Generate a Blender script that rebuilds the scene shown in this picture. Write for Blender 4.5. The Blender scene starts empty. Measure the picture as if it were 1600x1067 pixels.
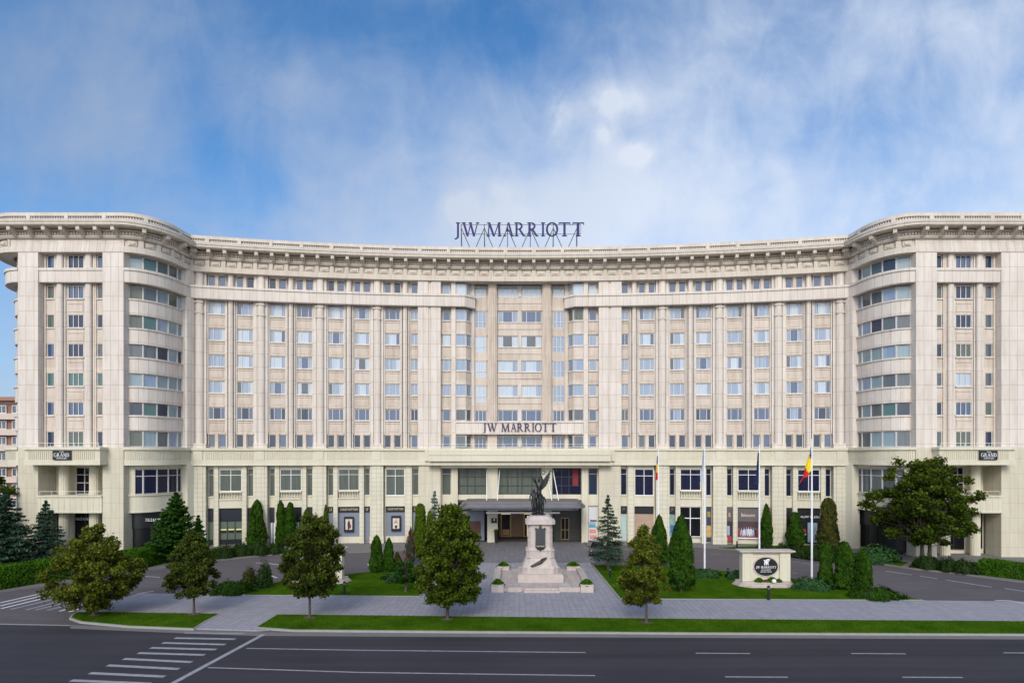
import bpy, bmesh, math, random
import numpy as np
from mathutils import Vector, Matrix
R_ = math.radians
rng = random.Random(7)
nr = np.random.default_rng(11)
scn = bpy.context.scene
COL = scn.collection

# ------------------------------------------------------------------ camera, sky, sun, exposure
CAMH = 11.5
cam = bpy.data.cameras.new('camera')
camo = bpy.data.objects.new('camera', cam); COL.objects.link(camo)
camo.location = (0, 0, CAMH); camo.rotation_euler = (R_(90), 0, 0)
cam.sensor_width = 36.0; cam.lens = 20.25
cam.shift_x = -12/1600; cam.shift_y = 177.5/1600
cam.clip_start = 0.5; cam.clip_end = 3000
scn.camera = camo
scn.view_settings.view_transform = 'Standard'; scn.view_settings.look = 'None'
scn.view_settings.gamma = 1.0; scn.view_settings.exposure = 0.0

SUN_EL, SUN_AZ = 32.0, 190.0     # azimuth clockwise from +Y: behind the camera, to its left
w = bpy.data.worlds.new('World'); scn.world = w; w.use_nodes = True
nt = w.node_tree; N = nt.nodes; L = nt.links; N.clear()
def nn(t, **k):
    n = N.new(t)
    for a, b in k.items(): setattr(n, a, b)
    return n
def wmath(op, a, b=None, c=None, clamp=False):
    n = nn('ShaderNodeMath', operation=op); n.use_clamp = clamp
    for i, v in enumerate((a, b, c)):
        if v is None: continue
        if isinstance(v, (int, float)): n.inputs[i].default_value = v
        else: L.new(v, n.inputs[i])
    return n.outputs[0]
out = nn('ShaderNodeOutputWorld'); bg = nn('ShaderNodeBackground'); L.new(bg.outputs[0], out.inputs[0])
sky = nn('ShaderNodeTexSky', sky_type='NISHITA'); sky.sun_disc = False
sky.sun_elevation = R_(SUN_EL); sky.sun_rotation = R_(SUN_AZ)
sky.air_density = 1.0; sky.dust_density = 0.3; sky.ozone_density = 2.5
bg.inputs[1].default_value = 0.10
tc = nn('ShaderNodeTexCoord'); sep = nn('ShaderNodeSeparateXYZ'); L.new(tc.outputs['Generated'], sep.inputs[0])
X, Y, Z = sep.outputs
ZC = wmath('MAXIMUM', Z, 0.0)
# wispy clouds: noise over the direction seen as a plane in front (and behind), warped, plus soft banks and small puffs
inv = wmath('DIVIDE', 1.0, wmath('MAXIMUM', wmath('ABSOLUTE', Y), 0.15))
PX = wmath('MULTIPLY', X, inv); PZ = wmath('MULTIPLY', Z, inv)
cv = nn('ShaderNodeCombineXYZ'); L.new(PX, cv.inputs[0]); L.new(PZ, cv.inputs[1]); L.new(wmath('MULTIPLY', wmath('LESS_THAN', Y, 0.0), 5.0), cv.inputs[2])
def cnoise(scale, loc, rot, sc3, det, rough, dist):
    m_ = nn('ShaderNodeMapping'); L.new(cv.outputs[0], m_.inputs[0]); m_.inputs['Location'].default_value = loc; m_.inputs['Rotation'].default_value = (0, 0, R_(rot)); m_.inputs['Scale'].default_value = sc3
    n_ = nn('ShaderNodeTexNoise'); n_.inputs['Scale'].default_value = scale; n_.inputs['Detail'].default_value = det; n_.inputs['Roughness'].default_value = rough; n_.inputs['Distortion'].default_value = dist
    L.new(m_.outputs[0], n_.inputs['Vector']); return wmath('SUBTRACT', n_.outputs[0], 0.5)
big = cnoise(2.1, (1.3, 4.2, 0), 12, (1, 1.25, 1), 5, 0.5, 0.6)
wisp = cnoise(3.0, (0.4, 2.2, 0), -18, (1.35, 0.80, 1), 8, 0.55, 0.7)
fine = cnoise(7.5, (7.7, 1.1, 0), -10, (1.2, 0.8, 1), 8, 0.6, 0.7)
def blob(px_, py_, rx, ry, k):     # soft bank around a direction, given as a point of the plane
    a = wmath('DIVIDE', wmath('SUBTRACT', PX, (px_-812)/900), rx/900); b = wmath('DIVIDE', wmath('SUBTRACT', PZ, (711-py_)/900), ry/900)
    d = wmath('ADD', wmath('MULTIPLY', a, a), wmath('MULTIPLY', b, b))
    return wmath('MULTIPLY', wmath('POWER', 2.718, wmath('MULTIPLY', d, -1.0)), k)
def total(l):
    t_ = l[0]
    for q in l[1:]: t_ = wmath('ADD', t_, q)
    return t_
front = wmath('GREATER_THAN', Y, 0.0)
banks = total([blob(*p) for p in ((1020, 340, 330, 110, .36), (980, 190, 200, 130, .20), (1180, 40, 170, 90, .10), (150, 90, 190, 130, .30), (230, 220, 190, 80, .16), (1560, 330, 220, 110, .12), (720, 350, 220, 90, .28), (450, 120, 90, 70, .14), (1520, 40, 150, 90, .18), (1280, 190, 110, 90, -.20), (830, 50, 150, 80, -.26), (330, 190, 60, 100, -.22), (60, 310, 170, 80, -.22), (560, 40, 120, 50, -.12), (330, 300, 140, 70, -.13), (60, 240, 60, 50, .16))])
fluff = cnoise(4.6, (5.3, 2.1, 0), 20, (0.9, 1.1, 1), 10, 0.6, 0.25)
dens = total([wmath('MULTIPLY', big, 0.80), wmath('MULTIPLY', wisp, 0.62), wmath('MULTIPLY', fine, 0.62), wmath('MULTIPLY', fluff, wmath('ADD', wmath('MULTIPLY', wmath('ABSOLUTE', banks), 1.1), 0.55)), wmath('MULTIPLY', banks, front), wmath('MULTIPLY', wmath('SUBTRACT', 0.98, PZ), 0.82)])
puffs = total([blob(*p) for p in ((962, 160, 40, 26, 1.0), (872, 178, 22, 34, .7), (995, 240, 24, 18, 1.2), (945, 208, 16, 13, .7), (718, 332, 28, 26, 1.0), (780, 300, 26, 20, .4), (800, 340, 40, 22, .6))])
puffs = wmath('MULTIPLY', wmath('MULTIPLY', puffs, front), wmath('ADD', wmath('MULTIPLY', fine, 2.6), 0.62))
back = wmath('MULTIPLY', wmath('MAXIMUM', wmath('MULTIPLY', Y, -1.0), 0.0), 0.45)
dens = wmath('ADD', dens, back)
mask = nn('ShaderNodeMapRange', interpolation_type='SMOOTHSTEP'); L.new(dens, mask.inputs[0])
mask.inputs[1].default_value = -0.20; mask.inputs[2].default_value = 0.95; mask.inputs[3].default_value = 0.0; mask.inputs[4].default_value = 0.90
pm = wmath('ADD', mask.outputs[0], wmath('MULTIPLY', wmath('MAXIMUM', puffs, 0.0), 0.75), clamp=True)
tint = nn('ShaderNodeMix', data_type='RGBA', blend_type='MULTIPLY'); tint.inputs[0].default_value = 1.0
L.new(sky.outputs[0], tint.inputs[6]); tint.inputs[7].default_value = (0.72, 1.40, 1.82, 1)
# cloud colour: grey-lilac on the left, near white low in the middle and right
cr = nn('ShaderNodeMapRange'); L.new(wmath('ADD', X, wmath('MULTIPLY', Z, -0.9)), cr.inputs[0])
cr.inputs[1].default_value = -1.0; cr.inputs[2].default_value = -0.15
cc = nn('ShaderNodeMix', data_type='RGBA'); L.new(cr.outputs[0], cc.inputs[0])
cc.inputs[6].default_value = (3.0, 4.0, 5.9, 1); cc.inputs[7].default_value = (7.7, 8.4, 9.6, 1)
mx = nn('ShaderNodeMix', data_type='RGBA'); L.new(pm, mx.inputs[0]); L.new(tint.outputs[2], mx.inputs[6]); L.new(cc.outputs[2], mx.inputs[7])
# broad glow around the sun added to the unseen sky, to light the facade
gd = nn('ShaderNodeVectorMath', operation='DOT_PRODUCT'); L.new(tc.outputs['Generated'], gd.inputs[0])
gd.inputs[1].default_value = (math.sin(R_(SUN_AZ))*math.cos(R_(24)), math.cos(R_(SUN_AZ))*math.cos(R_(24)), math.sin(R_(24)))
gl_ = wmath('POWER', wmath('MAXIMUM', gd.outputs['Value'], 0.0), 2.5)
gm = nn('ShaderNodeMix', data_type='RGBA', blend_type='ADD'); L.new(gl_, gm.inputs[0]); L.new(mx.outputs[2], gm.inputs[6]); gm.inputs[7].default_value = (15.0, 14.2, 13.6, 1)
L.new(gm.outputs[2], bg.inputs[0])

sun = bpy.data.lights.new('sun', 'SUN'); sun.energy = 1.9; sun.angle = R_(20); sun.color = (1.0, 0.93, 0.83)
suno = bpy.data.objects.new('sun', sun); COL.objects.link(suno)
sd = Vector((math.sin(R_(SUN_AZ))*math.cos(R_(SUN_EL)), math.cos(R_(SUN_AZ))*math.cos(R_(SUN_EL)), math.sin(R_(SUN_EL))))
suno.rotation_euler = sd.to_track_quat('Z', 'Y').to_euler(); suno.location = (-30, -30, 60)
scn.render.engine = 'CYCLES'
scn.cycles.max_bounces = 6; scn.cycles.transparent_max_bounces = 8

# ------------------------------------------------------------------ materials
def newmat(name):
    m = bpy.data.materials.new(name); m.use_nodes = True
    t = m.node_tree; b = t.nodes['Principled BSDF']
    return m, t, b
def node(t, typ, **k):
    n = t.nodes.new(typ)
    for a, b in k.items(): setattr(n, a, b)
    return n
def rgb(c): return (c[0], c[1], c[2], 1)
def plain(name, c, rough=0.6, metal=0.0, var=0.12, scale=3.0, bump=0.0, bscale=30.0, ior=None):
    m, t, b = newmat(name)
    tcn = node(t, 'ShaderNodeTexCoord'); ns = node(t, 'ShaderNodeTexNoise'); ns.inputs['Scale'].default_value = scale; ns.inputs['Detail'].default_value = 6
    t.links.new(tcn.outputs['Object'], ns.inputs['Vector'])
    mxx = node(t, 'ShaderNodeMix', data_type='RGBA'); t.links.new(ns.outputs[0], mxx.inputs[0])
    mxx.inputs[6].default_value = rgb([x*(1-var) for x in c]); mxx.inputs[7].default_value = rgb([min(1, x*(1+var)) for x in c])
    t.links.new(mxx.outputs[2], b.inputs['Base Color'])
    b.inputs['Roughness'].default_value = rough; b.inputs['Metallic'].default_value = metal
    if ior: b.inputs['IOR'].default_value = ior
    if bump:
        nb = node(t, 'ShaderNodeTexNoise'); nb.inputs['Scale'].default_value = bscale; nb.inputs['Detail'].default_value = 5
        t.links.new(tcn.outputs['Object'], nb.inputs['Vector'])
        bp = node(t, 'ShaderNodeBump'); bp.inputs['Strength'].default_value = bump; bp.inputs['Distance'].default_value = 0.05
        t.links.new(nb.outputs[0], bp.inputs['Height']); t.links.new(bp.outputs[0], b.inputs['Normal'])
    return m
def stone(name, c, c2, joint, bw, rh, mortar, zoff=0.0, stain=0.25, rough=0.75, joints=True):
    """slab cladding on UVs in metres: slab-to-slab colour shifts, thin joints, rain streaks and blotches"""
    m, t, b = newmat(name)
    uv = node(t, 'ShaderNodeUVMap'); uv.uv_map = 'UVMap'
    mpn = node(t, 'ShaderNodeMapping'); mpn.inputs['Location'].default_value = (0, zoff, 0); t.links.new(uv.outputs[0], mpn.inputs[0])
    br = node(t, 'ShaderNodeTexBrick'); br.offset = 0.0; t.links.new(mpn.outputs[0], br.inputs['Vector'])
    br.inputs['Color1'].default_value = rgb(c); br.inputs['Color2'].default_value = rgb(c2); br.inputs['Mortar'].default_value = rgb(joint if joints else c)
    br.inputs['Scale'].default_value = 1.0; br.inputs['Mortar Size'].default_value = mortar; br.inputs['Mortar Smooth'].default_value = 0.3
    br.inputs['Brick Width'].default_value = bw; br.inputs['Row Height'].default_value = rh
    st = node(t, 'ShaderNodeMapping'); st.inputs['Scale'].default_value = (2.2, 0.25, 1); t.links.new(uv.outputs[0], st.inputs[0])
    ns = node(t, 'ShaderNodeTexNoise'); ns.inputs['Scale'].default_value = 1.0; ns.inputs['Detail'].default_value = 8; ns.inputs['Roughness'].default_value = 0.65
    t.links.new(st.outputs[0], ns.inputs['Vector'])
    ns2 = node(t, 'ShaderNodeTexNoise'); ns2.inputs['Scale'].default_value = 0.23; ns2.inputs['Detail'].default_value = 4; t.links.new(uv.outputs[0], ns2.inputs['Vector'])
    rp = node(t, 'ShaderNodeMapRange'); rp.inputs[1].default_value = 0.45; rp.inputs[2].default_value = 0.75; t.links.new(ns.outputs[0], rp.inputs[0])
    ml = node(t, 'ShaderNodeMath', operation='MULTIPLY'); ml.inputs[1].default_value = stain; t.links.new(rp.outputs[0], ml.inputs[0])
    mxx = node(t, 'ShaderNodeMix', data_type='RGBA', blend_type='MULTIPLY'); t.links.new(ml.outputs[0], mxx.inputs[0])
    t.links.new(br.outputs[0], mxx.inputs[6]); mxx.inputs[7].default_value = (0.56, 0.45, 0.36, 1)
    m2 = node(t, 'ShaderNodeMix', data_type='RGBA', blend_type='MULTIPLY'); m2.inputs[0].default_value = 1.0
    r2 = node(t, 'ShaderNodeMapRange'); r2.inputs[3].default_value = 0.86; r2.inputs[4].default_value = 1.1; t.links.new(ns2.outputs[0], r2.inputs[0])
    t.links.new(mxx.outputs[2], m2.inputs[6]); t.links.new(r2.outputs[0], m2.inputs[7])
    t.links.new(m2.outputs[2], b.inputs['Base Color']); b.inputs['Roughness'].default_value = rough
    bp = node(t, 'ShaderNodeBump'); bp.inputs['Strength'].default_value = 0.35; bp.inputs['Distance'].default_value = 0.02; bp.invert = True
    t.links.new(br.outputs['Fac'], bp.inputs['Height']); t.links.new(bp.outputs[0], b.inputs['Normal'])
    return m
def pane(name, c1, c2, fold=0.6, metal=0.0, rough=0.06, ior=1.9, hor=False):
    """window glass coloured with curtain folds, dark rooms and, in some variants, painted reflections"""
    m, t, b = newmat(name)
    uv = node(t, 'ShaderNodeUVMap'); uv.uv_map = 'UVMap'
    mpn = node(t, 'ShaderNodeMapping'); mpn.inputs['Scale'].default_value = (5.0, 0.15, 1) if not hor else (0.2, 14, 1)
    t.links.new(uv.outputs[0], mpn.inputs[0])
    ns = node(t, 'ShaderNodeTexNoise'); ns.inputs['Scale'].default_value = 1.0; ns.inputs['Detail'].default_value = 3; t.links.new(mpn.outputs[0], ns.inputs['Vector'])
    rp = node(t, 'ShaderNodeMapRange'); rp.inputs[1].default_value = 0.5-fold*0.5; rp.inputs[2].default_value = 0.5+fold*0.5; t.links.new(ns.outputs[0], rp.inputs[0])
    mxx = node(t, 'ShaderNodeMix', data_type='RGBA'); t.links.new(rp.outputs[0], mxx.inputs[0]); mxx.inputs[6].default_value = rgb(c1); mxx.inputs[7].default_value = rgb(c2)
    t.links.new(mxx.outputs[2], b.inputs['Base Color']); b.inputs['Roughness'].default_value = rough; b.inputs['Metallic'].default_value = metal; b.inputs['IOR'].default_value = ior
    # slight waviness of the glass
    g = node(t, 'ShaderNodeTexNoise'); g.inputs['Scale'].default_value = 0.9; t.links.new(uv.outputs[0], g.inputs['Vector'])
    bp = node(t, 'ShaderNodeBump'); bp.inputs['Strength'].default_value = 0.12; bp.inputs['Distance'].default_value = 0.06
    t.links.new(g.outputs[0], bp.inputs['Height']); t.links.new(bp.outputs[0], b.inputs['Normal'])
    return m
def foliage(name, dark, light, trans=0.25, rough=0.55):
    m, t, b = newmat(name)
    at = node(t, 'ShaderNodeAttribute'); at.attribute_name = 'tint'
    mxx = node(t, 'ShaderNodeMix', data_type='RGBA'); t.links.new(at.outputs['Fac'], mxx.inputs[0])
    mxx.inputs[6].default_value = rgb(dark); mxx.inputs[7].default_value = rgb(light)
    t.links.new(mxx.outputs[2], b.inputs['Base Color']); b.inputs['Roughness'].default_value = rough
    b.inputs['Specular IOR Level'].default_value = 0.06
    tr = node(t, 'ShaderNodeBsdfTranslucent'); t.links.new(mxx.outputs[2], tr.inputs[0])
    ms = node(t, 'ShaderNodeMixShader'); ms.inputs[0].default_value = trans
    t.links.new(b.outputs[0], ms.inputs[1]); t.links.new(tr.outputs[0], ms.inputs[2])
    t.links.new(ms.outputs[0], t.nodes['Material Output'].inputs[0])
    return m
def emit(name, c, s):
    m, t, b = newmat(name); b.inputs['Base Color'].default_value = rgb(c); b.inputs['Emission Color'].default_value = rgb(c); b.inputs['Emission Strength'].default_value = s
    return m
M = {}
M['stone'] = stone('upper_stone', (0.71, 0.645, 0.575), (0.655, 0.59, 0.515), (0.42, 0.33, 0.26), 0.9, 1.65, 0.022, zoff=-32.55, stain=0.42)
M['stonep'] = stone('panel_stone', (0.645, 0.56, 0.475), (0.575, 0.49, 0.405), (0.5, 0.42, 0.34), 3.0, 1.65, 0.004, stain=0.6)
M['trim'] = stone('cornice_stone', (0.65, 0.58, 0.485), (0.60, 0.53, 0.44), (0.42, 0.37, 0.31), 1.85, 50, 0.02, stain=0.4)
M['cream'] = stone('podium_render', (0.66, 0.62, 0.485), (0.63, 0.59, 0.455), (0.36, 0.33, 0.25), 0.62, 0.58, 0.018, zoff=0.1, stain=0.22)
M['creamw'] = stone('podium_slab', (0.60, 0.555, 0.43), (0.57, 0.525, 0.40), (0.42, 0.38, 0.29), 0.95, 1.65, 0.02, zoff=-32.55, stain=0.3)
M['creamp'] = stone('podium_plain', (0.65, 0.61, 0.475), (0.635, 0.59, 0.455), (0.5, 0.46, 0.36), 4, 4, 0.004, stain=0.25)
M['frame'] = plain('window_frame', (0.62, 0.60, 0.57), 0.45, var=0.05)
M['framew'] = plain('white_frame', (0.78, 0.78, 0.78), 0.4, var=0.03)
M['framed'] = plain('dark_frame', (0.03, 0.03, 0.03), 0.35)
M['flash'] = plain('metal_flashing', (0.36, 0.38, 0.42), 0.6, 0.0, var=0.08)
M['dark'] = plain('dark_interior', (0.012, 0.012, 0.013), 0.6)
M['darkgrille'] = plain('grille', (0.34, 0.30, 0.245), 0.7)
P = {
 'curt': pane('glass_pale_curtain', (0.10, 0.17, 0.29), (0.30, 0.37, 0.46)),
 'curtw': pane('glass_white_curtain', (0.28, 0.36, 0.46), (0.50, 0.56, 0.61)),
 'blue': pane('glass_blue', (0.015, 0.035, 0.085), (0.065, 0.115, 0.23), fold=0.9, ior=1.8),  # open dark room and blue reflections, both put into the base colour
 'navy': pane('glass_navy', (0.008, 0.014, 0.03), (0.03, 0.05, 0.10), fold=0.9, ior=1.6),
 'sheer': pane('glass_grey_curtain', (0.07, 0.085, 0.07), (0.15, 0.17, 0.14), ior=1.45),
 'teal': pane('glass_green_blind', (0.05, 0.11, 0.105), (0.10, 0.185, 0.18), hor=True, ior=1.6),
 'pale_refl': pane('glass_pale_reflection', (0.13, 0.20, 0.23), (0.27, 0.36, 0.40), fold=0.9, ior=1.7),  # pale teal-blue reflections painted into the pane colour
 'grey': pane('glass_grey', (0.05, 0.055, 0.06), (0.14, 0.17, 0.19), fold=0.9, ior=1.6),
 'violet': pane('glass_violet_curtain', (0.008, 0.008, 0.022), (0.022, 0.026, 0.06), ior=1.35),
 'black': pane('glass_black', (0.006, 0.006, 0.008), (0.014, 0.014, 0.018), ior=1.3),
}
M['asphalt'] = plain('road_asphalt', (0.036, 0.032, 0.038), 0.85, var=0.18, scale=0.25, bump=0.5, bscale=60)
def roadmat(name, c, amp, sx):
    m, t, b = newmat(name); tcn = node(t, 'ShaderNodeTexCoord')
    def ns(sc, scale, det):
        mp_ = node(t, 'ShaderNodeMapping'); mp_.inputs['Scale'].default_value = sc; t.links.new(tcn.outputs['Object'], mp_.inputs[0])
        n_ = node(t, 'ShaderNodeTexNoise'); n_.inputs['Scale'].default_value = scale; n_.inputs['Detail'].default_value = det; n_.inputs['Roughness'].default_value = 0.6; t.links.new(mp_.outputs[0], n_.inputs['Vector']); return n_.outputs[0]
    def mth(op, a, b_):
        q = node(t, 'ShaderNodeMath', operation=op)
        for i, v in enumerate((a, b_)):
            if isinstance(v, (int, float)): q.inputs[i].default_value = v
            else: t.links.new(v, q.inputs[i])
        return q.outputs[0]
    tr = ns((0.02*sx, 0.75, 1), 1.0, 3); pt = ns((0.15, 0.35, 1), 1.0, 6); gr = ns((1, 1, 1), 25.0, 2)
    f = mth('ADD', mth('ADD', mth('MULTIPLY', mth('SUBTRACT', tr, 0.5), 2.2*amp), mth('MULTIPLY', mth('SUBTRACT', pt, 0.5), 1.0*amp)), mth('MULTIPLY', mth('SUBTRACT', gr, 0.5), 0.5*amp))
    f = mth('ADD', f, 1.0)
    vm = node(t, 'ShaderNodeVectorMath', operation='SCALE'); vm.inputs[0].default_value = c; t.links.new(f, vm.inputs['Scale']); t.links.new(vm.outputs[0], b.inputs['Base Color'])
    b.inputs['Roughness'].default_value = 0.85; b.inputs['Specular IOR Level'].default_value = 0.3
    bp = node(t, 'ShaderNodeBump'); bp.inputs['Strength'].default_value = 0.5; bp.inputs['Distance'].default_value = 0.02; t.links.new(gr, bp.inputs['Height']); t.links.new(bp.outputs[0], b.inputs['Normal'])
    return m
M['asphalt'] = roadmat('road_asphalt_worn', (0.041, 0.037, 0.042), 0.60, 1.0)
M['soil'] = plain('bare_soil', (0.10, 0.07, 0.045), 0.95, var=0.3, scale=6)
M['drive'] = roadmat('drive_asphalt', (0.108, 0.094, 0.097), 0.30, 8.0)
M['gutter'] = plain('gutter_concrete', (0.17, 0.155, 0.145), 0.85, var=0.15, scale=1.2)
M['kerb'] = plain('kerb_stone', (0.30, 0.29, 0.27), 0.8, var=0.15, scale=2)
M['paint'] = plain('road_paint', (0.30, 0.30, 0.31), 0.8, var=0.45, scale=2.5)
M['paintw'] = plain('fresh_road_paint', (0.62, 0.62, 0.62), 0.7, var=0.25, scale=2.5)
def pavers():
    m = stone('pavers', (0.33, 0.318, 0.345), (0.285, 0.275, 0.30), (0.20, 0.19, 0.205), 0.42, 0.42, 0.018, stain=0.3, rough=0.85)
    return m
M['paver'] = pavers()
M['plaza'] = stone('plaza_pavers', (0.20, 0.19, 0.195), (0.17, 0.16, 0.165), (0.12, 0.115, 0.12), 0.6, 0.6, 0.02, stain=0.3, rough=0.8)
def grassmat():
    m, t, b = newmat('lawn')
    tcn = node(t, 'ShaderNodeTexCoord')
    a = node(t, 'ShaderNodeTexNoise'); a.inputs['Scale'].default_value = 0.5; a.inputs['Detail'].default_value = 8; a.inputs['Roughness'].default_value = 0.7
    t.links.new(tcn.outputs['Object'], a.inputs['Vector'])
    cr_ = node(t, 'ShaderNodeValToRGB'); t.links.new(a.outputs[0], cr_.inputs[0])
    e = cr_.color_ramp.elements; e[0].position = 0.32; e[0].color = (0.024, 0.068, 0.003, 1); e[1].position = 0.68; e[1].color = (0.075, 0.145, 0.008, 1)
    t.links.new(cr_.outputs[0], b.inputs['Base Color']); b.inputs['Roughness'].default_value = 1.0; b.inputs['Specular IOR Level'].default_value = 0.0
    nb = node(t, 'ShaderNodeTexNoise'); nb.inputs['Scale'].default_value = 14; nb.inputs['Detail'].default_value = 4; t.links.new(tcn.outputs['Object'], nb.inputs['Vector'])
    bp = node(t, 'ShaderNodeBump'); bp.inputs['Strength'].default_value = 0.9; bp.inputs['Distance'].default_value = 0.08
    t.links.new(nb.outputs[0], bp.inputs['Height']); t.links.new(bp.outputs[0], b.inputs['Normal'])
    return m
M['lawn'] = grassmat()
M['blade'] = foliage('grass_blades', (0.024, 0.070, 0.003), (0.080, 0.145, 0.010), 0.2)
M['bark'] = plain('bark', (0.085, 0.065, 0.05), 0.9, var=0.3, scale=8, bump=0.6, bscale=20)
M['lf_gold'] = foliage('leaves_yellowing', (0.034, 0.052, 0.005), (0.205, 0.225, 0.026))
M['lf_dark'] = foliage('leaves_dark', (0.018, 0.034, 0.005), (0.112, 0.140, 0.018))
M['lf_mid'] = foliage('leaves_olive', (0.022, 0.046, 0.004), (0.140, 0.180, 0.016))
M['lf_chest'] = foliage('leaves_broad', (0.016, 0.036, 0.004), (0.128, 0.170, 0.016))
M['lf_thuja'] = foliage('thuja', (0.007, 0.028, 0.002), (0.038, 0.090, 0.006), 0.1)
M['lf_thujal'] = foliage('thuja_light', (0.018, 0.045, 0.002), (0.085, 0.135, 0.008), 0.1)
M['lf_spruce'] = foliage('spruce', (0.010, 0.030, 0.016), (0.050, 0.100, 0.060), 0.05)
M['lf_blue'] = foliage('blue_spruce', (0.05, 0.085, 0.062), (0.17, 0.235, 0.19), 0.05)
M['lf_yew'] = foliage('yew', (0.008, 0.034, 0.004), (0.038, 0.100, 0.012), 0.1)
M['lf_hedge'] = foliage('hedge', (0.014, 0.056, 0.001), (0.078, 0.190, 0.006), 0.15)
M['lf_box'] = foliage('box_shrub', (0.007, 0.022, 0.004), (0.034, 0.068, 0.012), 0.1)
M['lf_jun'] = foliage('juniper', (0.010, 0.042, 0.014), (0.050, 0.120, 0.034), 0.1)
M['lf_red'] = foliage('red_leaves', (0.08, 0.025, 0.015), (0.26, 0.12, 0.07), 0.3)
M['lf_brown'] = foliage('browning_thuja', (0.014, 0.026, 0.004), (0.085, 0.080, 0.018), 0.1)
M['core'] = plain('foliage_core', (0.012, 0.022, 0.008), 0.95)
M['marble'] = plain('pedestal_marble', (0.50, 0.43, 0.385), 0.7, var=0.26, scale=2.2, bump=0.3, bscale=12)
M['marble2'] = stone('platform_marble', (0.52, 0.45, 0.41), (0.46, 0.395, 0.355), (0.28, 0.23, 0.20), 1.1, 0.75, 0.014, stain=0.5)
M['bronze'] = plain('dark_bronze', (0.040, 0.044, 0.042), 0.42, 0.7, var=0.4, scale=5)
M['bronzeg'] = plain('bronze_plaque', (0.07, 0.075, 0.075), 0.5, 0.6, var=0.3, scale=5)
M['pole'] = plain('white_pole', (0.80, 0.80, 0.83), 0.35, var=0.03)
M['black'] = plain('black_paint', (0.012, 0.012, 0.014), 0.35)
M['signpurple'] = plain('sign_purple', (0.045, 0.028, 0.10), 0.7, 0.0, var=0.1)
M['signblue'] = plain('sign_letter_blue', (0.035, 0.03, 0.13), 0.8, 0.0, var=0.05)
M['framesteel'] = plain('painted_frame_steel', (0.085, 0.09, 0.10), 0.7)
M['steel'] = plain('grey_steel', (0.22, 0.23, 0.25), 0.4, 0.7)
M['white'] = plain('white_letter', (0.80, 0.80, 0.80), 0.5, var=0.02)
M['gold'] = plain('gold_letter', (0.75, 0.62, 0.38), 0.4, 0.2, var=0.05)
M['pink'] = plain('rose_letter', (0.85, 0.58, 0.48), 0.4, var=0.05)
M['canopy'] = plain('canopy_metal', (0.20, 0.205, 0.225), 0.3, 0.55, var=0.2, scale=1.0)
M['canopyb'] = plain('canopy_top_felt', (0.17, 0.15, 0.14), 0.8, var=0.2)
M['lvgrey'] = plain('shop_panel_bluegrey', (0.19, 0.215, 0.27), 0.5, var=0.06)
M['bronzeframe'] = plain('bronze_door_frame', (0.32, 0.23, 0.11), 0.4, 0.5)
M['wood'] = plain('timber', (0.20, 0.10, 0.045), 0.5, var=0.3, scale=6)
M['lit'] = emit('lit_lobby', (1.0, 0.72, 0.38), 0.55)
M['litdim'] = emit('lit_display', (0.75, 0.70, 0.30), 0.18)

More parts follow.
